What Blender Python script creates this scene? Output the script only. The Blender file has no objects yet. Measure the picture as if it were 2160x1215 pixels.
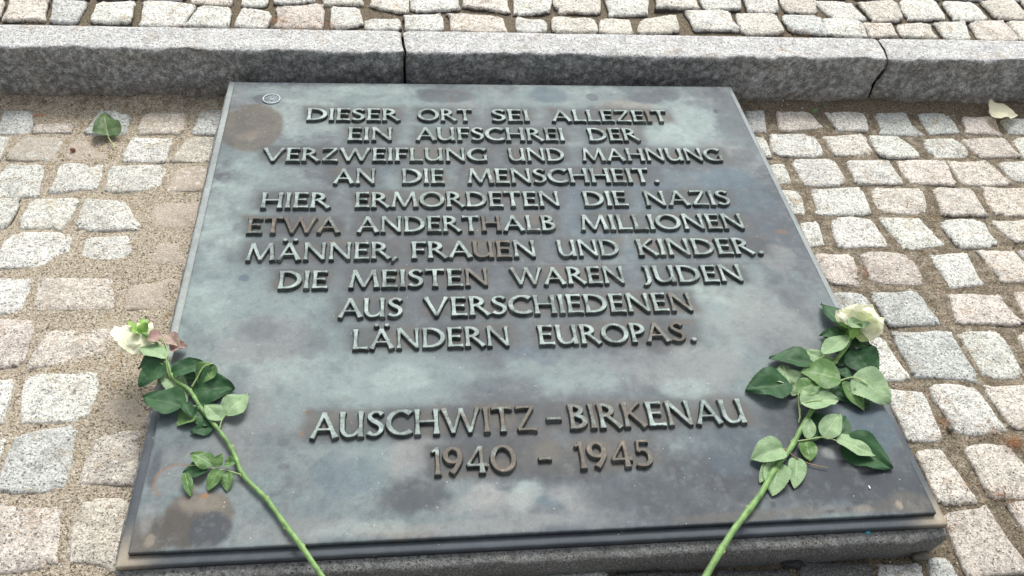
import bpy, bmesh, math, random
import numpy as np
from mathutils import Vector, Matrix, geometry

random.seed(7); rng = np.random.default_rng(7)
sc = bpy.context.scene
COL = sc.collection
R = math.radians

# ------------------------------------------------------------------ camera
CAM_R = np.array([[0.99290322, -0.09611002, 0.07004334],
                  [0.01729287, 0.69938941, 0.7145316],
                  [-0.11766121, -0.70824947, 0.69608801]])      # rows: camera right, up, back
CAM_C = np.array([-0.18416427, -1.12890668, 1.09621555])
FPX, PW, PH = 1900.0, 2160.0, 1215.0
cam = bpy.data.cameras.new('camera'); cam.sensor_width = 36; cam.lens = 36 * FPX / PW
cam.clip_start = 0.02; cam.clip_end = 200
camo = bpy.data.objects.new('camera', cam); COL.objects.link(camo)
mw = Matrix.Identity(4)
for i in range(3):
    for j in range(3): mw[j][i] = CAM_R[i][j]
    mw[i][3] = CAM_C[i]
camo.matrix_world = mw
sc.camera = camo

# ------------------------------------------------------------------ light: bright overcast
SUN_EL, SUN_AZ = 54.0, 14.0        # azimuth clockwise from +Y (behind the kerb)
world = bpy.data.worlds.new('World'); sc.world = world; world.use_nodes = True
wn = world.node_tree; wn.nodes.clear()
sky = wn.nodes.new('ShaderNodeTexSky'); sky.sky_type = 'NISHITA'; sky.sun_disc = False
sky.sun_elevation = R(SUN_EL); sky.sun_rotation = R(SUN_AZ)
sky.air_density = 1.0; sky.dust_density = 4.0; sky.ozone_density = 0.6
hs = wn.nodes.new('ShaderNodeHueSaturation'); hs.inputs['Saturation'].default_value = 0.22
bg = wn.nodes.new('ShaderNodeBackground'); bg.inputs['Strength'].default_value = 0.135
wo = wn.nodes.new('ShaderNodeOutputWorld')
wn.links.new(sky.outputs[0], hs.inputs['Color']); wn.links.new(hs.outputs[0], bg.inputs['Color'])
wn.links.new(bg.outputs[0], wo.inputs['Surface'])
sun = bpy.data.lights.new('sun', 'SUN'); sun.energy = 1.25; sun.angle = R(24); sun.color = (1.0, 0.98, 0.91)
suno = bpy.data.objects.new('sun', sun); COL.objects.link(suno)
sd = Vector((math.sin(R(SUN_AZ)) * math.cos(R(SUN_EL)), math.cos(R(SUN_AZ)) * math.cos(R(SUN_EL)), math.sin(R(SUN_EL))))
suno.rotation_euler = sd.to_track_quat('Z', 'Y').to_euler()
suno.location = sd * 6
sc.view_settings.view_transform = 'Standard'; sc.view_settings.look = 'None'
sc.view_settings.gamma = 1.0; sc.view_settings.use_curve_mapping = False
sc.view_settings.exposure = 0.58

# ------------------------------------------------------------------ helpers
def un(u, v, z):
    """point of the plane at height z that is seen at photograph pixel (u, v)"""
    d = np.array([(u - PW / 2) / FPX, -(v - PH / 2) / FPX, -1.0]) @ CAM_R
    t = (z - CAM_C[2]) / d[2]
    return CAM_C + t * d
def pix(P):
    q = (np.asarray(P, float) - CAM_C) @ CAM_R.T
    return np.stack([PW / 2 + FPX * q[..., 0] / -q[..., 2], PH / 2 - FPX * q[..., 1] / -q[..., 2]], -1)

def hash2(ix, iy, s):
    h = (ix.astype(np.int64) * 374761393 + iy.astype(np.int64) * 668265263 + s * 1442695041) & 0x7fffffff
    h = ((h ^ (h >> 13)) * 1274126177) & 0x7fffffff
    h = (h ^ (h >> 16)) & 0x7fffffff
    return h / float(0x7fffffff)
def vnoise(x, y, s=0):
    x = np.asarray(x, float); y = np.asarray(y, float)
    ix = np.floor(x).astype(np.int64); iy = np.floor(y).astype(np.int64)
    fx = x - ix; fy = y - iy; fx = fx * fx * (3 - 2 * fx); fy = fy * fy * (3 - 2 * fy)
    a = hash2(ix, iy, s); b = hash2(ix + 1, iy, s); c = hash2(ix, iy + 1, s); d = hash2(ix + 1, iy + 1, s)
    return (a * (1 - fx) + b * fx) * (1 - fy) + (c * (1 - fx) + d * fx) * fy
def fbm(x, y, s=0, o=4, g=0.5):
    t = 0; a = 1; n = 0
    for k in range(o):
        t = t + a * vnoise(x * 2 ** k + 17.3 * k, y * 2 ** k - 9.1 * k, s + k); n += a; a *= g
    return t / n            # 0..1
def sstep(a, b, x):
    t = np.clip((x - a) / (b - a), 0, 1); return t * t * (3 - 2 * t)

def mesh_from(name, V, F, mat=None, smooth=True, col=None, uv=None):
    me = bpy.data.meshes.new(name)
    me.from_pydata([tuple(map(float, v)) for v in V], [], [tuple(map(int, f)) for f in F])
    if smooth: me.polygons.foreach_set('use_smooth', [True] * len(me.polygons))
    if mat: me.materials.append(mat)
    if col is not None:
        a = me.color_attributes.new('tint', 'FLOAT_COLOR', 'POINT')
        c = np.ones((len(V), 4), np.float32); c[:, :3] = np.asarray(col)[:, :3]
        a.data.foreach_set('color', c.ravel())
    if uv is not None:
        l = me.uv_layers.new(name='UVMap')
        idx = np.empty(len(me.loops), np.int32); me.loops.foreach_get('vertex_index', idx)
        l.data.foreach_set('uv', np.asarray(uv, np.float32)[idx].ravel())
    me.update()
    return me
def link(name, me, parent=None, loc=(0, 0, 0), color=None):
    o = bpy.data.objects.new(name, me); COL.objects.link(o); o.location = tuple(map(float, loc))
    if parent: o.parent = parent
    if color: o.color = (*color, 1)
    return o
def empty(name, loc):
    o = bpy.data.objects.new(name, None); COL.objects.link(o); o.location = tuple(map(float, loc)); o.empty_display_size = .02
    return o
def tag(o, label=None, cat=None, group=None, kind=None):
    if label: o['label'] = label
    if cat: o['category'] = cat
    if group: o['group'] = group
    if kind: o['kind'] = kind
    return o
def grid_faces(nx, ny, off=0):
    i = np.arange(nx - 1); j = np.arange(ny - 1)
    J, I = np.meshgrid(j, i, indexing='ij'); a = (J * nx + I).ravel() + off
    return np.stack([a, a + 1, a + nx + 1, a + nx], 1)

# ------------------------------------------------------------------ materials
class NT:
    def __init__(s, name):
        s.m = bpy.data.materials.new(name); s.m.use_nodes = True; s.t = s.m.node_tree
        s.b = s.t.nodes['Principled BSDF']; s.out = s.t.nodes['Material Output']
    def n(s, typ, **kw):
        nd = s.t.nodes.new(typ)
        for k, v in kw.items():
            if k in nd.inputs: nd.inputs[k].default_value = v
            else: setattr(nd, k, v)
        return nd
    def l(s, a, b): s.t.links.new(a, b)
    def coord(s, rnd=False):
        tc = s.n('ShaderNodeTexCoord')
        if not rnd: return tc.outputs['Object']
        oi = s.n('ShaderNodeObjectInfo'); m = s.n('ShaderNodeMath', operation='MULTIPLY'); m.inputs[1].default_value = 37.0
        s.l(oi.outputs['Random'], m.inputs[0]); va = s.n('ShaderNodeVectorMath', operation='ADD')
        s.l(tc.outputs['Object'], va.inputs[0]); s.l(m.outputs[0], va.inputs[1]); return va.outputs[0]
    def noise(s, co, scale, detail=3, rough=.55, dist=0.0):
        nd = s.n('ShaderNodeTexNoise'); nd.inputs['Scale'].default_value = scale; nd.inputs['Detail'].default_value = detail
        nd.inputs['Roughness'].default_value = rough; nd.inputs['Distortion'].default_value = dist; s.l(co, nd.inputs['Vector']); return nd.outputs[0]
    def voro(s, co, scale, out='Color', feature='F1'):
        nd = s.n('ShaderNodeTexVoronoi', feature=feature); nd.inputs['Scale'].default_value = scale; s.l(co, nd.inputs['Vector']); return nd.outputs[out]
    def ramp(s, f, stops, interp='LINEAR'):
        nd = s.n('ShaderNodeValToRGB'); cr = nd.color_ramp; cr.interpolation = interp
        while len(cr.elements) > 1: cr.elements.remove(cr.elements[0])
        for i, (p, c) in enumerate(stops):
            if not hasattr(c, '__len__'): c = (c, c, c)
            e = cr.elements[0] if i == 0 else cr.elements.new(p)
            e.position = p; e.color = (*c, 1)
        s.l(f, nd.inputs[0]); return nd.outputs[0]
    def mix(s, f, a, b, mode='MIX'):
        nd = s.n('ShaderNodeMix', data_type='RGBA', blend_type=mode, clamp_factor=True)
        for sock, v in ((nd.inputs[0], f), (nd.inputs[6], a), (nd.inputs[7], b)):
            if hasattr(v, 'is_linked') or isinstance(v, bpy.types.NodeSocket): s.l(v, sock)
            elif hasattr(v, '__len__'): sock.default_value = (*v, 1)
            else: sock.default_value = v
        return nd.outputs[2]
    def math(s, op, a, b=None, clamp=False):
        nd = s.n('ShaderNodeMath', operation=op, use_clamp=clamp)
        for sock, v in ((nd.inputs[0], a), (nd.inputs[1], b)):
            if v is None: continue
            if isinstance(v, bpy.types.NodeSocket): s.l(v, sock)
            else: sock.default_value = v
        return nd.outputs[0]
    def attr(s, name='tint'):
        nd = s.n('ShaderNodeAttribute'); nd.attribute_name = name; return nd
    def bump(s, h, strength, dist, prev=None):
        nd = s.n('ShaderNodeBump'); nd.inputs['Strength'].default_value = strength; nd.inputs['Distance'].default_value = dist
        s.l(h, nd.inputs['Height'])
        if prev: s.l(prev, nd.inputs['Normal'])
        return nd.outputs[0]
    def fin(s, color=None, rough=.6, normal=None, metal=0.0, spec=.5):
        if color is not None:
            if isinstance(color, bpy.types.NodeSocket): s.l(color, s.b.inputs['Base Color'])
            else: s.b.inputs['Base Color'].default_value = (*color, 1)
        if isinstance(rough, bpy.types.NodeSocket): s.l(rough, s.b.inputs['Roughness'])
        else: s.b.inputs['Roughness'].default_value = rough
        s.b.inputs['Metallic'].default_value = metal; s.b.inputs['Specular IOR Level'].default_value = spec
        if normal: s.l(normal, s.b.inputs['Normal'])
        return s.m

def granite_material(name, dusty=1.0, rnd=True):
    t = NT(name); co = t.coord(rnd)
    warp = t.n('ShaderNodeVectorMath', operation='ADD')
    nz = t.n('ShaderNodeTexNoise'); nz.inputs['Scale'].default_value = 180; t.l(co, nz.inputs['Vector'])
    sc_ = t.n('ShaderNodeVectorMath', operation='SCALE'); sc_.inputs['Scale'].default_value = .006
    t.l(nz.outputs['Color'], sc_.inputs[0]); t.l(co, warp.inputs[0]); t.l(sc_.outputs[0], warp.inputs[1]); cw = warp.outputs[0]
    sep = t.n('ShaderNodeSeparateColor'); t.l(t.voro(cw, 520), sep.inputs[0])
    crystals = t.ramp(sep.outputs[0], [(0, .13), (.07, .20), (.11, .38), (.28, .50), (.52, .60), (.8, .68), (1, .72)])
    fine = t.ramp(t.noise(co, 620, 2, .7), [(.30, .55), (.46, .96), (.7, 1.10)])
    c = t.mix(.8, crystals, fine, 'MULTIPLY')
    patch = t.ramp(t.noise(co, 30, 4, .6), [(.3, .82), (.6, 1.06)])
    c = t.mix(1.0, c, patch, 'MULTIPLY')
    rough_patch = t.ramp(t.noise(co, 120, 5, .75, .4), [(.30, .60), (.42, 1.02), (.52, 1.22), (.7, 1.34)])
    c = t.mix(1.0, c, rough_patch, 'MULTIPLY')
    stain = t.math('MULTIPLY', t.math('SUBTRACT', t.noise(co, 24, 6, .75, 1.0), .54, True), 5.5, True)
    c = t.mix(stain, c, t.mix(1.0, c, (.72, .60, .47), 'MULTIPLY'))
    soot = t.math('MULTIPLY', t.math('SUBTRACT', t.noise(co, 52, 6, .8, .6), .57, True), 6.0, True)
    c = t.mix(soot, c, t.mix(1.0, c, (.50, .48, .44), 'MULTIPLY'))
    oi = t.n('ShaderNodeObjectInfo'); c = t.mix(1.0, c, oi.outputs['Color'], 'MULTIPLY')
    at = t.attr()                                         # r: darker edges and sides, g: settled sand, b: soot-like grime
    sa = t.n('ShaderNodeSeparateColor'); t.l(at.outputs['Color'], sa.inputs[0])
    n2 = t.noise(co, 75, 5, .7)
    sandf = t.math('MULTIPLY', t.math('SUBTRACT', t.math('ADD', sa.outputs[1], n2), .78, True), 4.5, True)
    sandc = t.ramp(t.noise(co, 520, 3, .85), [(.34, (.20, .16, .12)), (.46, (.50, .41, .32)), (.6, (.74, .65, .54))])
    c = t.mix(t.math('MULTIPLY', sandf, .85), c, sandc)
    darkening = t.math('MULTIPLY', t.math('SUBTRACT', t.math('ADD', sa.outputs[0], n2), .80, True), 3.5, True)
    c = t.mix(darkening, c, (.085, .075, .066))
    gr = t.math('MULTIPLY', t.math('SUBTRACT', t.math('ADD', sa.outputs[2], n2), .75, True), 3.2, True)
    gcol = t.ramp(t.noise(co, 420, 6, .9), [(.36, (.020, .020, .018)), (.46, (.080, .080, .076)), (.54, (.20, .198, .19)), (.64, (.55, .55, .53))])
    c = t.mix(t.math('MULTIPLY', gr, .9), c, gcol)
    b1 = t.bump(t.noise(co, 300, 4, .75), .8, .0042)
    b2 = t.bump(t.noise(co, 85, 5, .7), .75, .010, b1)
    return t.fin(c, .82, b2, spec=.35)

def sand_material(name):
    t = NT(name); co = t.coord()
    sep = t.n('ShaderNodeSeparateColor'); t.l(t.voro(co, 520), sep.inputs[0])
    g = t.ramp(sep.outputs[0], [(0, (.09, .075, .055)), (.08, (.24, .20, .145)), (.24, (.45, .38, .28)), (.6, (.59, .505, .38)), (.88, (.70, .62, .50)), (1, (.85, .80, .70))])
    f = t.ramp(t.noise(co, 900, 2, .8), [(.3, .6), (.55, 1.0), (.7, 1.25)])
    c = t.mix(.8, g, f, 'MULTIPLY')
    at = t.attr(); sa = t.n('ShaderNodeSeparateColor'); t.l(at.outputs['Color'], sa.inputs[0])
    n = t.noise(co, 42, 6, .78)
    damp = t.math('MULTIPLY', t.math('SUBTRACT', t.math('ADD', sa.outputs[0], n), .78, True), 4.5, True)
    dk = t.mix(1.0, c, (.42, .40, .37), 'MULTIPLY')
    c = t.mix(damp, c, dk)
    moss = t.math('MULTIPLY', t.math('SUBTRACT', t.math('ADD', sa.outputs[1], t.noise(co, 55, 4, .6)), .95, True), 4, True)
    c = t.mix(moss, c, t.mix(1.0, c, (.62, .46, .16), 'MULTIPLY'))
    b1 = t.bump(sep.outputs[1], .5, .003)
    b2 = t.bump(t.noise(co, 240, 4, .75), .9, .006, b1)
    return t.fin(c, .95, b2, spec=.2)

def bronze_material(name):
    t = NT(name); co = t.coord()
    at = t.attr(); c = at.outputs['Color']
    n = t.noise(co, 9, 6, .62, .6); n2 = t.noise(co, 70, 6, .72); n3 = t.noise(co, 480, 3, .7)
    c = t.mix(1.0, c, t.ramp(n, [(.3, (.80, .82, .84)), (.5, (1, 1, 1)), (.68, (1.2, 1.2, 1.16))]), 'MULTIPLY')
    c = t.mix(1.0, c, t.ramp(n2, [(.3, (.80, .80, .82)), (.52, (1, 1, 1)), (.7, (1.2, 1.21, 1.2))]), 'MULTIPLY')
    c = t.mix(1.0, c, t.ramp(n3, [(.3, .86), (.55, 1.0), (.7, 1.14)]), 'MULTIPLY')
    # pale specks of lime
    sp = t.n('ShaderNodeSeparateColor'); t.l(t.voro(co, 210), sp.inputs[0])
    d = t.voro(co, 210, 'Distance')
    spot = t.math('MULTIPLY', t.math('GREATER_THAN', sp.outputs[0], .985), t.math('LESS_THAN', d, .17))
    c = t.mix(t.math('MULTIPLY', spot, .8), c, (.5, .52, .5))
    rough = t.ramp(n2, [(.3, .50), (.7, .68)])
    b = t.bump(n3, .12, .001); b = t.bump(n2, .10, .003, b)
    return t.fin(c, rough, b, metal=.12, spec=.35)

def letter_material(face=True):
    t = NT('bronze_letter_face' if face else 'bronze_letter_side')
    geo = t.n('ShaderNodeNewGeometry'); co = geo.outputs['Position']
    oi = t.n('ShaderNodeObjectInfo')
    n = t.noise(co, 45, 5, .65); n2 = t.noise(co, 300, 4, .7)
    if face:
        w = t.math('ADD', n, t.math('MULTIPLY', oi.outputs['Alpha'], 1.0))
        c = t.ramp(t.noise(co, 34, 5, .72, .5), [(.32, (.09, .105, .098)), (.43, (.185, .225, .213)), (.53, (.28, .34, .322)), (.66, (.40, .47, .45))])
        brown = t.ramp(n, [(.35, (.075, .066, .054)), (.6, (.14, .122, .10)), (.75, (.28, .23, .18))])
        sepc = t.n('ShaderNodeSeparateColor'); t.l(oi.outputs['Color'], sepc.inputs[0])
        f = t.math('MULTIPLY', t.math('SUBTRACT', t.math('ADD', sepc.outputs[0], n), .85, True), 5, True)
        c = t.mix(f, c, brown)
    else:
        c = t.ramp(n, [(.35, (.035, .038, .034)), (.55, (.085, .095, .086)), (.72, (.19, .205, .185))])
    c = t.mix(1.0, c, t.ramp(n2, [(.3, .72), (.6, 1.08)]), 'MULTIPLY')
    b = t.bump(n2, .25, .0012)
    return t.fin(c, .58 if face else .65, b, metal=.1, spec=.3)

def plain(name, c, rough=.6, n_scale=80, amp=.25, metal=0, spec=.5, bump=.2, bd=.001, trans=0.0, sss=0.0):
    t = NT(name); co = t.coord(True); n = t.noise(co, n_scale, 4, .65)
    cc = t.mix(1.0, c, t.ramp(n, [(.3, 1 - amp), (.7, 1 + amp)]), 'MULTIPLY')
    t.fin(cc, rough, t.bump(n, bump, bd), metal, spec)
    if trans: t.b.inputs['Transmission Weight'].default_value = trans
    if sss: t.b.inputs['Subsurface Weight'].default_value = sss; t.b.inputs['Subsurface Scale'].default_value = .01
    return t.m

def leaf_material(name, c1, c2, vein, rough=.42, spec=.35, tipc=None, trl=.12):
    t = NT(name); co = t.coord(True); uv = t.n('ShaderNodeUVMap'); uv.uv_map = 'UVMap'
    s = t.n('ShaderNodeSeparateXYZ'); t.l(uv.outputs[0], s.inputs[0])
    av = t.math('ABSOLUTE', t.math('SUBTRACT', s.outputs[1], .5))
    ph = t.math('FRACT', t.math('SUBTRACT', t.math('MULTIPLY', s.outputs[0], 7.5), t.math('MULTIPLY', av, 5.0)))
    side = t.math('LESS_THAN', t.math('ABSOLUTE', t.math('SUBTRACT', ph, .5)), .055)
    mid = t.math('LESS_THAN', av, .022)
    v = t.math('MAXIMUM', t.math('MULTIPLY', side, .13), t.math('MULTIPLY', mid, .6))
    c = t.mix(t.ramp(t.noise(co, 45, 4, .6), [(.35, 0), (.65, 1)]), c1, c2)
    if tipc: c = t.mix(t.ramp(t.math('ADD', s.outputs[0], t.noise(co, 60)), [(1.0, 0.), (1.3, 1.)]), c, tipc)
    c = t.mix(v, c, vein)
    c = t.mix(1.0, c, t.ramp(t.noise(co, 420, 2, .7), [(.3, .85), (.7, 1.12)]), 'MULTIPLY')
    quilt = t.math('SUBTRACT', t.math('ABSOLUTE', t.math('SUBTRACT', ph, .5)), .25)
    b = t.bump(quilt, .18, .001); b = t.bump(t.noise(co, 150, 3), .25, .002, b)
    t.fin(c, rough, b, 0, spec)
    tr = t.n('ShaderNodeBsdfTranslucent'); t.l(c, tr.inputs['Color']); mx = t.n('ShaderNodeMixShader'); mx.inputs[0].default_value = trl
    t.l(t.b.outputs[0], mx.inputs[1]); t.l(tr.outputs[0], mx.inputs[2]); t.l(mx.outputs[0], t.out.inputs['Surface'])
    return t.m

M = {}
M['stone'] = granite_material('granite_sett')
M['kerb'] = granite_material('granite_kerb')
M['sand'] = sand_material('sandy_joint_soil')
M['bronze'] = bronze_material('patinated_bronze')
M['face'] = letter_material(True); M['side'] = letter_material(False)
M['dark'] = leaf_material('rose_leaf_upper', (.030, .088, .038), (.050, .125, .050), (.10, .18, .085), .5, .25)
M['mid'] = leaf_material('rose_leaf_fresh', (.10, .20, .065), (.15, .27, .09), (.32, .44, .20), .45)
M['pale'] = leaf_material('rose_leaf_underside', (.25, .38, .20), (.34, .47, .27), (.50, .58, .36), .65, .25)
M['yellowing'] = leaf_material('rose_leaf_yellowing', (.09, .19, .05), (.13, .25, .06), (.3, .4, .15), .45, .4, (.55, .58, .14))
M['purple'] = leaf_material('rose_leaf_withered', (.36, .19, .20), (.46, .36, .28), (.50, .42, .34), .6, .3)
M['lime_leaf'] = leaf_material('fallen_leaf_green', (.075, .135, .05), (.10, .17, .065), (.42, .46, .22), .5)
M['cream_leaf'] = leaf_material('fallen_petal_cream', (.84, .82, .58), (.90, .88, .66), (.80, .78, .55), .6, .3, None, .3)
M['petal'] = leaf_material('rose_petal', (.93, .94, .68), (.96, .96, .78), (.93, .93, .70), .6, .25, (.93, .90, .66), .30)
M['petal_green'] = leaf_material('rose_petal_greenish', (.78, .86, .42), (.88, .92, .58), (.7, .78, .4), .6, .2, None, .30)
M['stem'] = plain('rose_stem', (.165, .295, .09), .55, 70, .45, bump=.5, bd=.0015)
M['node'] = plain('stem_node', (.40, .44, .17), .5, 120, .3)
M['sepal'] = plain('rose_sepal', (.25, .44, .09), .5, 90, .25)
M['drystalk'] = plain('dry_stalk', (.30, .22, .12), .7, 120, .3)
M['petiole'] = plain('leaf_stalk', (.30, .40, .16), .5, 120, .25)
M['needle'] = plain('dry_pine_needle', (.36, .16, .06), .7, 60, .5)
M['chip'] = plain('white_chip', (.78, .78, .74), .6, 200, .1)
M['pebble'] = plain('dark_pebble', (.09, .085, .065), .45, 90, .4)
M['cinder'] = plain('black_cinder', (.022, .022, .022), .6, 200, .4, bump=.8, bd=.004)
M['bluechip'] = plain('blue_paint_chip', (.05, .33, .42), .5, 300, .3)
M['brownleaf'] = plain('brown_leaf', (.24, .10, .05), .7, 90, .4)
M['ring'] = plain('frosted_plastic', (.70, .76, .80), .25, 300, .12)

# ------------------------------------------------------------------ world y/x landmarks
KH = 0.12                    # kerb height
KF, KB = 0.577, 0.668        # kerb front and back
PZ = 0.070                   # plaque face height

# sand height over the lower ground
SAND = [  # photograph centre, radii (m), extra height
    (330, 480, .10, .16, .0026), (350, 620, .13, .14, .0024), (280, 700, .12, .10, .0024), (250, 780, .14, .07, .0034),
    (290, 860, .12, .08, .0036), (400, 400, .05, .10, .0030), (240, 560, .10, .06, .0022), (400, 560, .04, .2, .003),
    (150, 290, .12, .05, .0030), (120, 565, .12, .04, .0038), (40, 500, .10, .05, .001), (200, 330, .06, .07, .0030),
    (90, 620, .08, .06, .002), (170, 1035, .10, .04, .003), (310, 700, .10, .08, .002),
    (1830, 300, .2, .03, .001), (1900, 590, .25, .04, .001), (2060, 560, .10, .05, .001)]
SW = [(un(a, b, 0)[:2], rx, ry, h) for a, b, rx, ry, h in SAND]
def sand_h(x, y):
    h = -0.0048 + .006 * (fbm(x * 14, y * 14, 3) - .5) + .003 * (fbm(x * 60, y * 60, 9, 3) - .5)
    for c, rx, ry, a in SW:
        d = ((x - c[0]) / rx) ** 2 + ((y - c[1]) / ry) ** 2
        h = h + a * np.exp(-d * 1.1) * (.55 + .9 * fbm(x * 22, y * 22, 5))
    h = h + .013 * sstep(.055, .0, KF - y) * (y < KF + .02) * (.5 + fbm(x * 12, y * 12, 8))     # bank against the kerb
    return h
def ground_sheet(name, x0, x1, y0, y1, step, z0, hf, dampf, label):
    nx = int((x1 - x0) / step) + 1; ny = int((y1 - y0) / step) + 1
    xs = np.linspace(x0, x1, nx); ys = np.linspace(y0, y1, ny)
    # outer rows stretched far away so that the sheet runs on
    X, Y = np.meshgrid(xs, ys); Z = z0 + hf(X, Y)
    col = np.zeros((nx * ny, 3)); d, m = dampf(X, Y); col[:, 0] = d.ravel(); col[:, 1] = m.ravel()
    V = np.stack([X.ravel(), Y.ravel(), Z.ravel()], 1)
    o = link(name, mesh_from(name, V, grid_faces(nx, ny), M['sand'], col=col))
    return o

def damp_lower(X, Y):
    left = sstep(.15, -.45, X)
    d = .46 - .24 * left + .16 * sstep(.08, .0, KF - Y) + .25 * sstep(-.50, -.60, Y) * (X > -.5) + .12 * sstep(-.3, -.7, Y)
    sandy = np.zeros_like(X)
    for c, rx, ry, a in SW[:-3]:
        sandy = np.maximum(sandy, np.exp(-(((X - c[0]) / rx) ** 2 + ((Y - c[1]) / ry) ** 2)))
    return d - .25 * sandy, .25 + .2 * fbm(X * 5, Y * 5, 4)
pave_low = ground_sheet('pavement', -1.75, 2.05, -1.35, KF + .03, .0065, 0, sand_h, damp_lower, '')
tag(pave_low, 'lower paving of granite setts in sand around the plaque', kind='structure')
pave_up = ground_sheet('pavement', -1.9, 2.2, KB - .012, 1.95, .009, KH,
    lambda x, y: -0.011 + .008 * (fbm(x * 14, y * 14, 33) - .5),
    lambda X, Y: (np.full_like(X, .62), .25 + .30 * fbm(X * 4, Y * 4, 14)), '')
tag(pave_up, 'upper paving of granite setts behind the kerb', kind='structure')
gm = mesh_from('ground', [(-60, -60, -.06), (60, -60, -.06), (60, .62, -.06), (-60, .62, -.06), (-60, .62, .085), (60, .62, .085), (60, 60, .085), (-60, 60, .085)],
               [(0, 1, 2, 3), (3, 2, 5, 4), (4, 5, 6, 7)], M['sand'], False, col=np.full((8, 3), .5))
tag(link('ground', gm), 'bare sandy ground under and beyond the paving', kind='structure')

# ------------------------------------------------------------------ setts traced on the two paving planes
# each: 4 corners (top-left, top-right, bottom-right, bottom-left) in 3x crops, colour letter
# w white, g grey, p pink, c cream, b brownish, d dark ; optional buried depth
UP_A = """70,-20 310,0 275,118 15,118 p|335,-10 550,0 490,130 310,130 g|620,0 850,0 820,143 565,128 w|905,0 1220,20 1140,155 885,148 w|
1255,35 1460,50 1440,165 1165,160 w|1530,50 1715,75 1680,170 1470,160 w|1760,40 2050,25 2045,183 1740,165 p|2100,40 2270,45 2300,150 2095,183 w|
-200,-20 30,-10 -20,110 -240,110 b|-330,-150 -120,-150 -160,-40 -380,-40 p|-90,-150 90,-150 50,-40 -130,-40 g|120,-150 330,-150 300,-32 90,-38 w|
360,-150 590,-150 560,-25 330,-25 g|640,-150 860,-150 850,-22 610,-22 w|910,-140 1180,-140 1160,-18 890,-18 g|1230,-130 1480,-130 1470,15 1210,5 p|1530,-110 1700,-110 1690,30 1530,20 w|
1740,-110 1990,-110 1980,5 1740,15 w|2030,-110 2290,-110 2290,20 2060,15 c"""
UP_B = """200,-60 425,-60 420,75 180,30 c|445,-60 735,-60 745,55 450,60 w|775,-60 1055,-60 1055,65 780,35 c|1090,-60 1320,-60 1320,65 1100,80 w|
1350,-60 1640,-60 1640,75 1370,62 c|1660,-60 1940,-60 1940,88 1700,95 w|1985,-60 2240,-60 2265,45 2000,55 c|
150,125 365,120 370,188 160,186 w|400,100 630,85 640,205 405,205 w|690,80 1010,100 1035,205 700,203 p|1100,105 1290,130 1300,205 1110,200 w|
1340,105 1590,110 1610,212 1350,212 c|1640,110 1820,120 1850,217 1650,210 c|1900,115 2110,85 2150,195 1890,213 c"""
UP_C = """115,-60 350,-60 375,50 150,60 w|385,-60 580,-60 610,70 430,75 w|600,-60 830,-60 850,75 660,70 p|830,0 1060,15 1170,125 950,112 w|
1110,5 1340,0 1395,125 1200,125 p|1380,-20 1590,-15 1680,115 1430,115 w|1650,5 1830,5 1940,120 1730,125 w|1890,10 2090,-10 2200,115 1990,115 b|2130,-20 2340,-20 2460,110 2240,115 c|
10,65 290,65 365,185 75,185 w|335,80 580,85 640,200 390,205 c|620,85 860,95 935,218 690,190 g|880,115 1120,125 1165,225 925,215 w|
1140,140 1330,140 1360,222 1190,225 p|1360,150 1560,145 1610,232 1400,225 c|1595,135 1790,130 1825,240 1670,238 w|1820,130 2030,125 2150,248 1890,248 p|2040,140 2240,130 2380,248 2170,250 c"""
LO_A = """20,700 210,700 200,835 -20,840 g|225,780 470,780 450,840 205,845 b|640,680 820,735 800,850 530,850 g|910,705 1165,700 1150,845 860,840 b 3|
1270,700 1415,700 1390,850 1210,840 g 2|-200,700 -20,700 -50,835 -240,835 g|-180,865 50,865 -10,1010 -240,1010 w|150,870 410,865 335,1010 30,1000 g 4|460,880 720,900 700,1010 400,1010 b 5|
830,865 1100,870 1040,1020 765,1015 w|1190,870 1360,870 1330,1020 1075,1015 c 2|30,1045 290,1050 235,1250 -60,1230 w|390,1035 650,1030 610,1190 300,1225 w 2|
690,1050 1040,1045 1010,1190 665,1210 w 1|1110,1070 1320,1050 1290,1215 1040,1215 p 5|-260,1045 -20,1045 -110,1240 -350,1240 g"""
LO_D = """-60,45 130,45 40,225 -120,230 w|210,45 515,40 400,230 110,225 w 2|545,35 800,60 885,230 480,230 w 1|990,65 1285,60 1250,230 935,215 p 6|
60,255 455,265 390,480 -30,475 w|560,290 890,265 850,470 460,475 w|960,300 1235,290 1200,470 930,460 b 5|-70,530 235,540 120,755 -150,760 w|
270,545 725,550 690,745 215,745 p 2|830,540 1180,530 1120,750 770,745 p 6|-130,805 220,820 140,1085 -220,1120 p|290,880 740,860 690,1040 170,1110 p 2|820,800 1100,800 1060,1020 760,1050 p 7"""
LO_G = """-160,-40 85,-30 20,250 -240,250 w|150,-60 640,-70 545,220 130,235 w|720,60 960,60 930,270 630,215 p 7|80,340 495,255 405,660 -20,680 g|
610,290 900,290 860,620 470,640 b 1|-60,760 390,770 330,1140 -120,1180 p|510,720 830,720 740,1165 415,1110 b 1|-360,320 20,330 -60,670 -440,690 w|-160,1240 280,1230 200,1560 -220,1560 b|350,1240 700,1230 640,1560 270,1560 g"""
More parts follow.
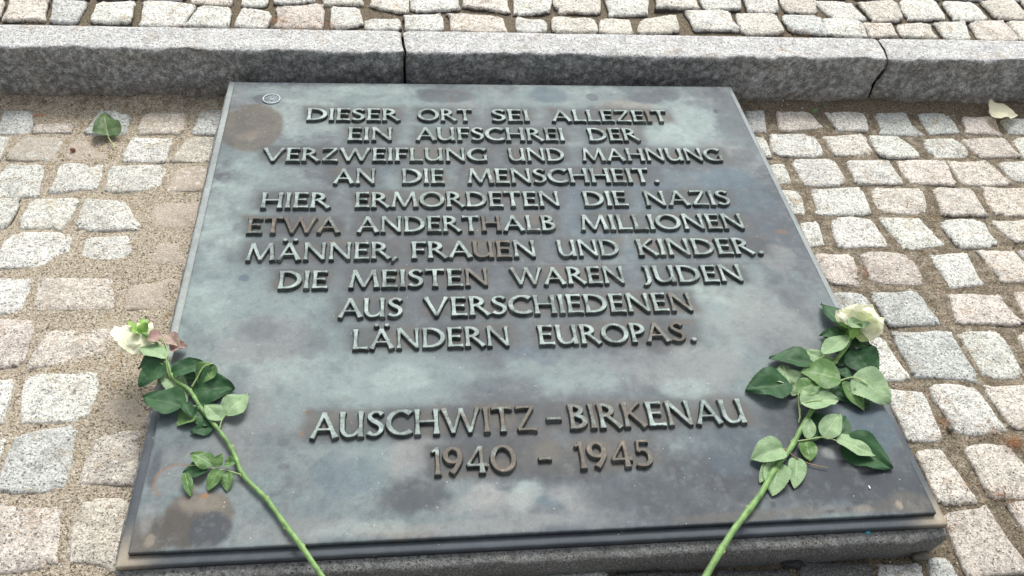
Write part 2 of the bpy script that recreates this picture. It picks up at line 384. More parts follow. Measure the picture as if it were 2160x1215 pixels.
LO_C = """390,700 510,700 530,830 440,830 g|595,695 800,690 885,800 620,825 p|890,695 1135,695 1175,820 975,820 w 1|1205,715 1400,710 1525,850 1265,840 g|
1490,720 1660,720 1760,835 1570,845 g|1760,740 1970,740 2030,850 1800,835 p|2010,760 2200,750 2300,840 2080,845 g|420,862 520,870 570,995 490,985 w|
545,850 820,845 900,985 595,985 w|890,860 1140,840 1200,965 965,980 c|1180,850 1360,850 1500,985 1260,990 w|1510,880 1720,870 1825,985 1590,990 w|
1775,865 2050,865 2130,990 1880,990 p|2095,870 2300,860 2420,990 2170,990 w|550,1040 640,1040 690,1150 600,1160 w|690,1010 950,1005 1030,1160 770,1165 w|
1035,1015 1290,1010 1395,1155 1110,1155 w|1360,1010 1650,1015 1730,1165 1440,1150 p|1680,1015 1930,1020 2075,1160 1790,1160 p|2000,1020 2250,1015 2350,1150 2110,1140 w|2290,1015 2500,1015 2640,1160 2400,1160 g"""
LO_F = """600,-15 740,-5 780,130 680,130 w|810,-20 1130,-25 1205,135 860,135 w|1180,-30 1520,-30 1550,130 1270,120 c|1590,-30 1830,-20 1925,155 1660,145 p|1890,-30 2200,-30 2300,130 1990,145 p|
740,190 855,185 905,330 800,335 w|945,170 1190,165 1315,330 990,350 w|1240,165 1510,165 1665,320 1420,355 w|1620,185 1900,180 2005,330 1745,345 w|1960,185 2230,170 2350,320 2100,310 c|
835,385 1070,390 1130,580 920,570 p|1110,380 1430,380 1545,580 1190,560 b|1570,400 1790,375 1915,580 1700,600 w|1870,365 2110,360 2280,560 2020,570 p|
955,630 1150,640 1200,780 1010,760 g|1190,625 1500,620 1640,830 1300,840 g|1690,640 2000,640 2150,830 1740,830 p|2080,620 2330,640 2450,830 2200,830 p|
1120,890 1275,930 1450,1180 1200,1190 w|1320,890 1690,880 1870,1190 1480,1170 g|1740,880 2000,870 2160,1160 1920,1170 w|2130,890 2400,880 2560,1150 2240,1160 p"""
LO_I = """1270,30 1530,60 1650,345 1440,360 w|1550,15 1830,10 2055,300 1750,320 w|1910,10 2180,0 2420,270 2110,280 p|1470,430 1650,420 1865,735 1620,740 c|1780,390 2080,385 2330,720 1930,700 p|
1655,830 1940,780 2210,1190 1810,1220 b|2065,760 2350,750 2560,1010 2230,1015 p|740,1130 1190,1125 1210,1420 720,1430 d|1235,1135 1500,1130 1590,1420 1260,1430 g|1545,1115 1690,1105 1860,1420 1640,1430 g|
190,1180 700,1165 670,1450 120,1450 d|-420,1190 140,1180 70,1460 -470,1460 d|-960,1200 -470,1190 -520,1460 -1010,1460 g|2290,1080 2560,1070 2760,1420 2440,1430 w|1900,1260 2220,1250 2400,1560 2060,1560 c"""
def parse(s, ox, oy, z):
    out = []
    for it in s.replace('\n', '').split('|'):
        p = it.split(); c = p[4]; bur = float(p[5]) if len(p) > 5 else 0
        q = [un(ox + float(a.split(',')[0]) / 3, oy + float(a.split(',')[1]) / 3, z)[:2] for a in p[:4]]
        out.append((np.array(q), c, bur))
    return out
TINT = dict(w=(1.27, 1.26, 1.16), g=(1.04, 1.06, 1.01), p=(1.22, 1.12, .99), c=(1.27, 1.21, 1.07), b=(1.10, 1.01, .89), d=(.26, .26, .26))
def stone_mesh(q, top, darkening, sand, grime, seed, depth=.045, n=56):
    """irregular hewn sett: rings of a rounded square mapped into its four corners"""
    c = q.mean(0); r = np.random.default_rng(seed)
    TL, TR, BR, BL = [p - c for p in q]
    ph = np.linspace(0, 2 * np.pi, n, endpoint=False)
    p = 8.5 if seed % 3 else 6.0; cu = np.sign(np.cos(ph)) * np.abs(np.cos(ph)) ** (2 / p); cv = np.sign(np.sin(ph)) * np.abs(np.sin(ph)) ** (2 / p)
    k = 1.06 + .085 * (vnoise(np.cos(ph) * 2.2 + seed, np.sin(ph) * 2.2, 1) - .5) * 2 + .030 * (vnoise(ph * 11 + seed, ph * 0, 6) - .5) * 2 + .045 * (vnoise(ph * 5, ph * 0 + seed, 2) - .5) * 2
    V = []; C = []
    tilt = r.normal(0, .018, 2)
    hole = r.uniform(-.5, .5, 2)
    for s, dz, dt in ((1.03, -depth, 1.), (1.015, -.010, .9), (1.0, -.0045, .42), (.975, -.0018, .26), (.93, -.0006, .15), (.84, 0, .06), (.70, .0, .02), (.52, .0, 0), (.32, 0, 0), (.14, 0, 0), (0, 0, 0)):  # last value: darker towards the rim and down the sides
        kk = 1 + (k - 1) * min(1, s * 1.2)
        U = (cu * s * kk + 1) / 2; W_ = (cv * s * kk + 1) / 2
        if s == 0: U = U[:1]; W_ = W_[:1]
        P = np.outer((1 - U) * W_, TL) + np.outer(U * W_, TR) + np.outer(U * (1 - W_), BR) + np.outer((1 - U) * (1 - W_), BL)
        x, y = P[:, 0], P[:, 1]
        z = top + dz + .0028 * (1 - s * s)
        if dz > -.02:
            z = z + .0062 * (fbm(x * 34 + seed * 3.1, y * 34, 21, 3) - .5) + .0034 * (fbm(x * 120 + seed, y * 120, 22, 2) - .5) + x * tilt[0] + y * tilt[1]
        z = z + 0 * x
        V.append(np.stack([x, y, z], 1)); C.append(np.tile([min(1, darkening + dt * .74), sand, grime], (len(x), 1)))
    V = np.concatenate(V); C = np.concatenate(C); F = []
    nr = 10
    for j in range(nr - 1):
        for i in range(n):
            i2 = (i + 1) % n; F.append((j * n + i, j * n + i2, (j + 1) * n + i2, (j + 1) * n + i))
    cidx = nr * n
    for i in range(n): F.append(((nr - 1) * n + i, (nr - 1) * n + (i + 1) % n, cidx))
    return c, V, F, C
def place_sett(q, ch, bur, z, parent, seed):
    r = np.random.default_rng(seed + 500)
    lowfront = ch == 'd'
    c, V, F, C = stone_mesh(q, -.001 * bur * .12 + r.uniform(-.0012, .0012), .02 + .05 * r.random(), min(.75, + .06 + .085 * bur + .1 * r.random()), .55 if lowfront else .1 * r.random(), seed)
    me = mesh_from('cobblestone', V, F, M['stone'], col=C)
    o = link('cobblestone', me, parent, (c[0], c[1], z))
    t = np.array(TINT[ch]) * (1.14 if bur >= 3 else 1) * r.uniform(.92, 1.06) * (1 + r.normal(0, .006, 3)); o.color = (*t, 1)
    return o
sd_ = 0; centres = []
for s, ox, oy, z, par in ((UP_A, 0, 0, KH, pave_up), (UP_B, 720, 0, KH, pave_up), (UP_C, 1440, 0, KH, pave_up),
                          (LO_A, 0, 0, 0, pave_low), (LO_D, 0, 405, 0, pave_low), (LO_G, 0, 810, 0, pave_low),
                          (LO_C, 1440, 0, 0, pave_low), (LO_F, 1440, 405, 0, pave_low), (LO_I, 1440, 810, 0, pave_low)):
    for q, ch, bur in parse(s, ox, oy, z):
        sd_ += 1; q = q.copy()
        if z > 0: q[:, 1] = np.maximum(q[:, 1], KB + .004)
        place_sett(q, ch, bur, z, par, sd_); centres.append((*q.mean(0), z))
# the paving runs on outside the picture: one joined part on each level
CN = np.array(centres)
for z, par, x0, x1, y0, y1 in ((0, pave_low, -1.7, 2.0, -1.3, .5), (KH, pave_up, -1.85, 2.15, .76, 1.85)):
    VV, FF, CC, off = [], [], [], 0; k = 0
    y = y0
    while y < y1:
        x = x0 + random.uniform(0, .06)
        while x < x1:
            w_ = random.uniform(.095, .125)
            cx = x + w_ / 2; cy = y + .052
            near = np.min(np.hypot(CN[:, 0] - cx, (CN[:, 1] - cy)) + 9 * (CN[:, 2] != z))
            pxy = pix((cx, cy, z))
            inplq = z == 0 and abs(cx) < .63 and abs(cy) < .66
            if near > .097 and not inplq and not (40 < pxy[0] < 2120 and 40 < pxy[1] < 1180):
                j = lambda: random.uniform(-.007, .007)
                q = np.array([(x + j(), y + .100 + j()), (x + w_ - .012 + j(), y + .100 + j()), (x + w_ - .012 + j(), y + j()), (x + j(), y + j())])
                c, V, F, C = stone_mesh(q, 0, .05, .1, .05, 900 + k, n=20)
                V = V + np.array([c[0], c[1], z]); VV.append(V); CC.append(C); FF += [tuple(i + off for i in f) for f in F]; off += len(V); k += 1
            x += w_ + .004
        y += .115
    o = link('cobblestone', mesh_from('cobblestone', np.concatenate(VV), FF, M['stone'], col=np.concatenate(CC)), par); o.color = (.95, .92, .88, 1)
    o['kind'] = 'stuff'

# ------------------------------------------------------------------ kerb: three granite stones
kerb = empty('kerb', (0, (KF + KB) / 2, 0)); tag(kerb, 'grey granite kerb stepping up behind the plaque', kind='structure')
def jx(pts):
    """joint line traced up the front and over the top -> x for a profile parameter"""
    out = []
    for u, v, zz in pts:
        if zz is None:                                   # on the front face plane y = KF
            d = np.array([(u - PW / 2) / FPX, -(v - PH / 2) / FPX, -1.0]) @ CAM_R; t = (KF - CAM_C[1]) / d[1]; p = CAM_C + t * d
            out.append((p[2], p[0]))
        else: p = un(u, v, zz); out.append((KH + p[1] - KF, p[0]))
    a = np.array(sorted(out)); return lambda s: np.interp(s, a[:, 0], a[:, 1])
J0 = lambda s: np.full_like(np.asarray(s, float), -1.95)
J1 = jx([(855, 175, None), (854, 150, None), (854, 118, None), (857, 108, KH), (851, 90, KH), (849, 70, KH)])
J2 = jx([(1838, 205, None), (1845, 180, None), (1862, 157, None), (1872, 140, None), (1874, 122, KH), (1868, 103, KH), (1855, 84, KH)])
J3 = lambda s: np.full_like(np.asarray(s, float), 2.25)
def kerb_stone(ja, jb, gap, seed):
    prof = []                                            # (s, y, z)
    for z in np.linspace(-.05, KH - .005, 26): prof.append((z, KF, z))
    prof += [(KH - .002, KF + .0012, KH - .0018), (KH + .002, KF + .004, KH - .0003)]
    for y in np.linspace(.009, KB - KF - .008, 14): prof.append((KH + y, KF + y, KH))
    prof += [(KH + KB - KF - .003, KB - .003, KH - .001), (KH + KB - KF, KB, KH - .006), (KH + KB - KF + .04, KB, KH - .05)]
    prof = np.array(prof); ns = len(prof)
    xa = ja(prof[:, 0]) + gap / 2; xb = jb(prof[:, 0]) - gap / 2
    nx = max(20, int((xb[0] - xa[0]) / .006))
    T = np.linspace(0, 1, nx)
    # soften arrises at the ends
    X = xa[:, None] * (1 - T) + xb[:, None] * T; Y = np.tile(prof[:, 1:2], (1, nx)); Z = np.tile(prof[:, 2:3], (1, nx))
    S = np.tile(prof[:, 0:1], (1, nx))
    edge = np.minimum(X - xa[:, None], xb[:, None] - X); e = np.exp(-edge / .004)
    front = sstep(KH + .006, KH - .006, S)
    n1 = fbm(X * 16 + seed, S * 26, 41, 4) - .5; n2 = fbm(X * 70 + seed, S * 90, 42, 3) - .5
    wav = fbm(X * 7 + seed * 3, S * 0, 43, 4) - .5
    Y = Y - front * (.018 * n1 + .010 * n2) + front * e * .006 + .010 * wav * sstep(KH - .04, KH, S) * sstep(KH + .03, KH, S)
    Z = Z + (1 - front) * (.0025 * n1 + .0015 * n2) - (1 - front) * e * .005 - .004 * np.maximum(0, n2 + n1) * sstep(.02, 0, np.abs(S - KH))
    C = np.zeros((ns * nx, 3)); edgeline = sstep(KH + .001, KH - .006, S + .008 * n1)
    C[:, 2] = (edgeline * (.44 + .12 * n1) + .04).ravel()
    C[:, 0] = (.05 + .40 * e * .6).ravel()
    C[:, 1] = (.05 + .60 * sstep(.060, .0, S) * front).ravel()
    V = np.stack([X.ravel(), Y.ravel(), Z.ravel()], 1)
    F = [tuple(f) for f in grid_faces(nx, ns)]
    # end caps
    for col_, flip in ((0, False), (nx - 1, True)):
        ring = [r_ * nx + col_ for r_ in range(ns)]; F.append(tuple(ring if flip else ring[::-1]))
    o0 = V.mean(0); 
    o = link('kerb_stone', mesh_from('kerb_stone', V - o0, F, M['kerb'], col=C), kerb, o0 - np.array(kerb.location)); o.color = (1.08, 1.08, 1.06, 1)
    return o
kerb_stone(J0, J1, .007, 1); kerb_stone(J1, J2, .004, 2); kerb_stone(J2, J3, .004, 3)

# ------------------------------------------------------------------ the plaque
plaque = empty('memorial_plaque', (0, 0, 0))
tag(plaque, 'large bronze memorial plaque with raised German inscription on a low stone base', 'plaque')

def P2(u, v, z=PZ): return un(u, v, z)[:2]
# palette of the patina (linear albedo)
PAL = dict(s=(.076, .090, .104), t=(.175, .225, .225), T=(.255, .315, .305), b=(.084, .124, .152), n=(.108, .098, .084), N=(.064, .058, .052),
           d=(.043, .050, .060), l=(.205, .215, .215), r=(.26, .135, .06), y=(.30, .25, .19), w=(.42, .44, .44), g=(.056, .059, .063))
BLOB = [  # photo centre, photo radii, colour, weight, softness 0..1 (1 = very soft)
    (480, 560, 90, 220, 't', .8, .9), (520, 330, 70, 60, 't', .5, .8), (640, 250, 110, 45, 'T', .6, .8), (640, 200, 150, 18, 'T', .6, .7), (820, 205, 160, 22, 't', .8, .8), (800, 190, 90, 10, 'T', .5, .7),
    (560, 390, 110, 60, 't', .6, .9), (480, 450, 60, 80, 'T', .6, .8), (470, 520, 50, 50, 'T', .8, .6), (450, 640, 60, 60, 'T', .5, .8),
    (620, 690, 170, 110, 't', .85, .9), (560, 740, 110, 70, 'l', .6, .8), (700, 790, 200, 45, 'T', .7, .8), (900, 790, 180, 60, 't', .8, .8), (840, 800, 70, 25, 'T', .6, .7),
    (560, 870, 130, 60, 'l', .55, .9), (640, 850, 110, 50, 't', .7, .8), (470, 960, 110, 60, 'l', .5, .9), (1200, 790, 140, 40, 't', .55, .9), (1040, 820, 90, 25, 's', .6, .8),
    (1530, 660, 110, 90, 't', .85, .8), (1500, 610, 60, 40, 'T', .7, .6), (1600, 590, 80, 50, 't', .6, .8), (1640, 700, 110, 110, 'l', .5, .9), (1540, 780, 120, 60, 't', .6, .9), (1440, 770, 120, 60, 'l', .5, .9), (1430, 850, 60, 15, 'T', .5, .6), (1450, 825, 50, 20, 'T', .5, .8),
    (1480, 270, 90, 60, 't', .8, .8), (1440, 240, 60, 50, 'T', .6, .7), (1530, 330, 60, 40, 'l', .6, .7), (1420, 300, 50, 30, 'T', .6, .6), (1250, 205, 180, 22, 't', .6, .9), (1330, 235, 60, 22, 'y', .35, .8), (1200, 190, 100, 10, 'T', .4, .8), (1160, 200, 40, 14, 'b', .7, .6),
    (1010, 425, 500, 50, 's', .55, .9), (900, 520, 430, 60, 's', .65, .9), (1050, 600, 380, 60, 's', .6, .9), (1330, 420, 200, 120, 'b', .55, .9), (1560, 450, 80, 80, 'b', .6, .9), (1620, 500, 60, 60, 's', .6, .8),
    (760, 370, 90, 40, 'b', .5, .8), (880, 385, 70, 30, 't', .6, .8), (740, 330, 60, 40, 's', .5, .8), (1110, 700, 380, 60, 's', .5, .9), (1120, 740, 60, 30, 'b', .5, .8),
    (960, 330, 300, 30, 's', .5, .9), (1050, 270, 280, 30, 's', .45, .9), (900, 270, 50, 25, 't', .55, .7),
    (1080, 900, 430, 55, 's', .75, .8), (1150, 975, 330, 50, 'd', .55, .8), (870, 965, 75, 38, 'l', .85, .6), (760, 960, 60, 50, 't', .55, .8), (720, 1010, 70, 50, 'b', .5, .8), (870, 1050, 85, 42, 'd', .75, .6),
    (1015, 1045, 38, 26, 'l', .9, .6), (1110, 1045, 40, 26, 'T', .7, .7), (1060, 1060, 130, 25, 'l', .5, .8), (1155, 1060, 25, 14, 'b', .8, .6), (1220, 1050, 60, 30, 'l', .5, .9),
    (640, 1120, 120, 30, 'l', .65, .8), (830, 1120, 90, 18, 'y', .35, .8), (780, 1115, 120, 18, 'T', .45, .8), (1050, 1105, 160, 16, 'l', .6, .8), (1250, 1090, 80, 20, 'l', .4, .8), (1330, 1040, 90, 60, 's', .6, .9),
    (1700, 990, 260, 90, 'd', .75, .8), (1450, 1040, 150, 60, 'd', .55, .9), (1850, 1020, 100, 60, 'd', .7, .8), (1830, 900, 60, 80, 'b', .6, .8), (1650, 1085, 260, 10, 'n', .5, .7), (1900, 1060, 60, 20, 'n', .5, .8),
    (1560, 950, 80, 50, 'b', .4, .9), (1772, 955, 38, 16, 'l', .8, .35), (1815, 985, 36, 12, 'l', .7, .4), (1690, 780, 60, 70, 's', .5, .9), (1760, 780, 50, 60, 's', .6, .8), (1670, 620, 50, 60, 's', .45, .9),
    (600, 200, 40, 10, 's', .3, .7), (550, 209, 19, 11, 's', .9, .25), (935, 203, 60, 14, 's', .75, .4), (905, 195, 30, 8, 's', .6, .5),
    (1355, 205, 40, 14, 's', .8, .6), (1410, 200, 24, 10, 's', .6, .5), (1510, 235, 5, 4, 'd', .9, .2), (1545, 250, 40, 60, 's', .6, .8), (1250, 205, 13, 8, 's', .8, .25), (1565, 330, 26, 16, 's', .6, .5),
    (1480, 345, 100, 20, 's', .7, .6), (1540, 380, 60, 20, 'b', .7, .8), (1640, 545, 35, 28, 'l', .5, .3),
    (532, 268, 66, 50, 'n', .97, .10), (535, 262, 40, 26, 'N', .30, .7), (530, 285, 24, 12, 'y', .22, .8), (500, 240, 30, 20, 'N', .4, .6), (478, 262, 14, 30, 'n', .8, .4),
    (500, 205, 22, 20, 'l', .5, .8), (750, 340, 4, 3, 'y', .3, .2),
    (372, 1015, 46, 34, 't', .7, .3), (350, 1000, 40, 60, 'l', .5, .8), (415, 1092, 76, 58, 'n', .92, .12), (370, 1115, 90, 45, 'N', .8, .35), (440, 1115, 45, 40, 'd', .8, .25), (420, 1060, 50, 22, 'y', .25, .7), (300, 1130, 22, 50, 'n', .7, .6), (325, 990, 12, 40, 's', .8, .5), (312, 1090, 16, 40, 'l', .5, .6), (305, 1155, 25, 12, 'n', .6, .6), (318, 1140, 9, 14, 'y', .45, .5),
    (650, 870, 10, 5, 'r', .55, .5), (635, 916, 6, 7, 'r', .6, .5), (515, 587, 12, 8, 'b', .8, .5), (545, 700, 40, 20, 's', .35, .8), (660, 720, 35, 25, 's', .4, .8), (430, 1046, 7, 6, 'r', .8, .4),
    (1650, 490, 14, 5, 'r', .35, .5), (600, 985, 12, 6, 's', .7, .3), (596, 935, 14, 8, 's', .5, .5), (1630, 1065, 6, 8, 'N', .7, .3), (1740, 1070, 9, 6, 'd', 1, .3), (1752, 1077, 8, 6, 'd', 1, .3), (1792, 1075, 7, 6, 'N', .8, .3), (1745, 1072, 16, 6, 'l', .5, .6), (1896, 1065, 7, 10, 'y', .6, .4), (1825, 1075, 20, 8, 'y', .3, .7),
    (1310, 650, 25, 12, 's', .4, .5), (1634, 595, 10, 6, 's', .5, .4), (1660, 630, 30, 22, 's', .35, .4), (1390, 715, 90, 26, 'N', .4, .7), (1300, 880, 150, 34, 'N', .35, .7), (1060, 890, 120, 34, 'N', .35, .7), (1150, 975, 260, 34, 'N', .35, .7), (1010, 525, 110, 28, 'N', .35, .7)]
RINGS = [(372, 1015, 47, 35, 2.4, 'r', .85, (-40, 235)), (970, 207, 25, 14, 1.6, 'r', .5, (0, 360)), (1136, 208, 20, 12, 1.5, 'r', .4, (90, 270)), (548, 209, 20, 12, 1.3, 'N', .6, (0, 360)), (622, 1030, 30, 22, 1.6, 'y', .25, (20, 160)), (1660, 545, 30, 24, 1.3, 's', .5, (0, 360)), (625, 1070, 24, 30, 1.6, 'r', .2, (120, 230))]
RELIEF = .0068
ZL = PZ + RELIEF
LINES = [  # baseline pixel (x, y), cap pixel y, words with photo x range, brown weight per word
    ((900, 253.5), 229.0, [('DIESER', 645, 843), ('ORT', 881, 998), ('SEI', 1038, 1119), ('ALLEZEIT', 1165, 1413)]),
    ((900, 295.0), 268.0, [('EIN', 732, 829), ('AUFSCHREI', 877, 1193), ('DER', 1243, 1352)]),
    ((900, 338.5), 311.5, [('VERZWEIFLUNG', 552, 1030), ('UND', 1073, 1193), ('MAHNUNG', 1230, 1528)]),
    ((900, 385.5), 355.0, [('AN', 702, 793), ('DIE', 847, 938), ('MENSCHHEIT.', 987, 1394)]),
    ((900, 435.5), 404.0, [('HIER', 547, 695), ('ERMORDETEN', 747, 1184), ('DIE', 1233, 1327), ('NAZIS', 1363, 1545)]),
    ((900, 487.5), 455.0, [('ETWA', 517, 717), ('ANDERTHALB', 752, 1174), ('MILLIONEN', 1227, 1575)]),
    ((900, 543.5), 508.5, [('MÄNNER,', 517, 838), ('FRAUEN', 867, 1134), ('UND', 1178, 1310), ('KINDER.', 1348, 1615)]),
    ((880, 603.5), 567.0, [('DIE', 584, 690), ('MEISTEN', 735, 1033), ('WAREN', 1080, 1322), ('JUDEN', 1358, 1573)]),
    ((950, 664.5), 625.0, [('AUS', 712, 850), ('VERSCHIEDENEN', 895, 1467)]),
    ((900, 732.0), 690.5, [('LÄNDERN', 742, 1078), ('EUROPAS.', 1137, 1473)]),
    ((900, 915.0), 862.0, [('AUSCHWITZ', 652, 1135), ('-', 1153, 1192), ('BIRKENAU', 1203, 1579)]),
    ((920, 1001.0), 943.5, [('1940', 908, 1093), ('-', 1137, 1171), ('1945', 1217, 1383)])]
def patina(X, Y):
    """colour of the bronze at points of the plaque plane"""
    P = np.ones(X.shape + (3,)) * np.array(PAL['s']) * 1.15
    def lay(m, c, w):
        nonlocal P; k = (m * w)[..., None]; P = P * (1 - k) + np.array(PAL[c]) * k
    big = fbm(X * 5 + 3, Y * 5, 61, 5, .6); lay(sstep(.42, .66, big), 't', .65); lay(sstep(.50, .30, big), 'd', .35)
    m2 = fbm(X * 26, Y * 26, 68, 6, .68); lay(sstep(.54, .68, m2), 'l', .28); lay(sstep(.46, .32, m2), 's', .30)
    st = fbm(X * 9, Y * 60, 74, 5, .65); lay(sstep(.56, .68, st), 'l', .18); lay(sstep(.42, .32, st), 'd', .16)
    sv = fbm(X * 90, Y * 7, 75, 4, .6); lay(sstep(.60, .72, sv), 't', .22)
    m3 = fbm(X * 70, Y * 70, 69, 4, .7); lay(sstep(.56, .70, m3), 'l', .28); lay(sstep(.42, .30, m3), 'd', .22)
    wx = (fbm(X * 16, Y * 16, 62, 5, .62) - .5); wy = (fbm(X * 16 + 40, Y * 16, 63, 5, .62) - .5)
    nn = fbm(X * 28, Y * 28, 64, 5, .65)
    for (u, v, ru, rv, c, w, soft) in BLOB:
        c0 = P2(u, v); rx = (P2(u + ru, v)[0] - P2(u - ru, v)[0]) / 2; ry = (P2(u, v - rv)[1] - P2(u, v + rv)[1]) / 2
        rs = min(rx, ry); k = min(.12, rs * 1.9) * (.06 + .94 * soft)
        d = np.sqrt(((X + wx * k - c0[0]) / rx) ** 2 + ((Y + wy * k - c0[1]) / ry) ** 2)
        s = .05 + .42 * soft; m = sstep(1 + s * .9, 1 - s, d + (nn - .5) * soft * 1.5); lay(m, c, min(.97, w * 1.12))
    for (u, v, ru, rv, th, c, w, (a0, a1)) in RINGS:
        c0 = P2(u, v); rx = (P2(u + ru, v)[0] - P2(u - ru, v)[0]) / 2; ry = (P2(u, v - rv)[1] - P2(u, v + rv)[1]) / 2
        d = np.sqrt(((X - c0[0]) / rx) ** 2 + ((Y - c0[1]) / ry) ** 2); ang = np.degrees(np.arctan2((Y - c0[1]) / ry, (X - c0[0]) / rx))
        am = ((ang - a0) % 360) < (a1 - a0) if a1 - a0 < 360 else np.ones_like(X, bool)
        lay(np.exp(-((d - 1) * rx / (th / 1700 * 1.0)) ** 2) * am, c, w * (.6 + .6 * nn.clip(0, .66)))
    m4 = fbm(X * 85, Y * 85, 76, 4, .75); lay(sstep(.56, .72, m4), 'l', .22); lay(sstep(.44, .30, m4), 'd', .20)
    # faint scratches and a rolled streak across the plate
    yy = P2(600, 565)[1]; lay(np.exp(-((Y - yy + .002 * wx) / .0015) ** 2) * sstep(.45, .6, fbm(X * 4, Y * 0, 66)), 'l', .45)
    # grime gathered round the cast lettering
    g = np.zeros_like(X)
    for (bx, by), cy, words in LINES:
        ya = P2(bx, by)[1]; yb = P2(bx, cy)[1]; mid = (by + cy) / 2
        for wd, ua, ub in words:
            xa = P2(ua, mid)[0]; xb = P2(ub, mid)[0]
            d = np.hypot(np.maximum(0, np.maximum(xa - X, X - xb)), np.maximum(0, np.maximum(ya - Y, Y - yb)) * 1.3)
            g = np.maximum(g, np.exp(-(d + wx * .02) / .011))
    lay(np.clip(g * (.7 + .6 * nn) - .12, 0, 1), 'g', .78)
    lay(np.clip(g - .2, 0, 1) * sstep(.50, .62, fbm(X * 20, Y * 20, 67)), 'n', .6)
    return P
def slab(hx, y0, y1, z0, z1, nx, ny, bev, colf, name, mat):
    """plate with dense top, rounded arris and sides"""
    xs = np.concatenate([[-hx, -hx + bev * .3], np.linspace(-hx + bev, hx - bev, nx), [hx - bev * .3, hx]])
    ys = np.concatenate([[y0, y0 + bev * .3], np.linspace(y0 + bev, y1 - bev, ny), [y1 - bev * .3, y1]])
    X, Y = np.meshgrid(xs, ys); e = np.minimum(np.minimum(X + hx, hx - X), np.minimum(Y - y0, y1 - Y))
    Z = z1 - bev * .6 * np.clip(1 - e / bev, 0, 1) ** 2 + .0006 * (fbm(X * 6, Y * 6, 71) - .5)
    NX, NY = len(xs), len(ys)
    V = np.stack([X.ravel(), Y.ravel(), Z.ravel()], 1); F = [tuple(f) for f in grid_faces(NX, NY)]
    bd = [i for i in range(NX)] + [j * NX + NX - 1 for j in range(1, NY)] + [(NY - 1) * NX + i for i in range(NX - 2, -1, -1)] + [j * NX for j in range(NY - 2, 0, -1)]
    C = colf(X, Y).reshape(-1, 3)
    B = V[bd].copy(); B2 = B.copy(); B2[:, 2] = z0; o = len(V)
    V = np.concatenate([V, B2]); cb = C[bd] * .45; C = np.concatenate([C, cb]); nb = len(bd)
    F += [(bd[(i + 1) % nb], bd[i], o + i, o + (i + 1) % nb) for i in range(nb)]
    F.append(tuple(o + i for i in range(nb))[::-1])
    return link(name, mesh_from(name, V, F, mat, col=C), plaque)
YF, YB = -.5330, .5330
slab(.525, YF, YB, .0620, PZ, 440, 440, .0012, patina, 'plate', M['bronze'])
def ledge_col(X, Y):
    n = fbm(X * 20, Y * 20, 72, 5, .6)[..., None]
    a = np.array((.31, .34, .335)); b = np.array(PAL['s']) * .95
    left = sstep(-.50, -.53, X) * sstep(-.38, -.22, Y) * 1.15; k = np.clip(left + .85 * sstep(.50, .53, X) * sstep(-.42, -.25, Y), 0, 1)[..., None]  # left and right strips lightened: lit look of the ledge top painted in
    P = b * (.75 + .6 * n) * (1 - k) + a * (.8 + .4 * n) * k
    cor = np.exp(-(np.hypot(np.abs(X) - .535, Y + .54) / .035) ** 2)[..., None]
    return P * (1 - cor) + np.array((.36, .31, .24)) * cor
slab(.5390, -.5465, .5480, .0515, .0620, 200, 200, .0022, ledge_col, 'ledge', M['bronze'])
# stone base with chamfered, broken edge
def base_mesh():
    hx, y0, y1 = .5475, -.5620, .5500
    rings = [(0, .0515), (.002, .0500), (.0, .045), (-.002, .030), (.001, .012), (.004, -.02)]
    n = 260; per = []
    L = [((-hx, y0), (hx, y0)), ((hx, y0), (hx, y1)), ((hx, y1), (-hx, y1)), ((-hx, y1), (-hx, y0))]
    pts = []
    for a, b in L:
        for t in np.linspace(0, 1, n, endpoint=False): pts.append((a[0] + (b[0] - a[0]) * t, a[1] + (b[1] - a[1]) * t))
    p = np.array(pts); V = []; C = []
    rad = np.abs(p) / np.array([hx, .556])
    p = p * (1 - .012 * (np.minimum(rad[:, 0], rad[:, 1]) ** 30)[:, None])
    s = np.arange(len(p)) * 2.2 / n
    nr = []
    for j, (ins, z) in enumerate(((.016, .0512), (.008, .0505), (.0015, .0470), (0, .040), (-.001, .030), (.001, .018), (.004, .006), (.006, -.01), (.006, -.04))):
        nz = (fbm(s * 14, np.full_like(s, z * 40), 81, 4) - .5) * (.006 if j > 1 else .004)
        k = 1 - (ins + nz) / .55
        V.append(np.stack([p[:, 0] * k, p[:, 1] * k, z + (nz * .5 if j in (1, 2) else 0) + 0 * s], 1))
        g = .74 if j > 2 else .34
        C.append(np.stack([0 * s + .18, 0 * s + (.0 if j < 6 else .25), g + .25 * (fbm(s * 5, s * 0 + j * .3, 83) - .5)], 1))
    m = len(p); F = []
    for j in range(len(V) - 1):
        for i in range(m):
            i2 = (i + 1) % m; F.append((j * m + i, (j + 1) * m + i, (j + 1) * m + i2, j * m + i2))
    F.append(tuple(range(m)))
    return np.concatenate(V), F, np.concatenate(C)
V, F, C = base_mesh()
o = link('base', mesh_from('base', V, F, M['kerb'], col=C), plaque); o.color = (.50, .51, .49, 1)

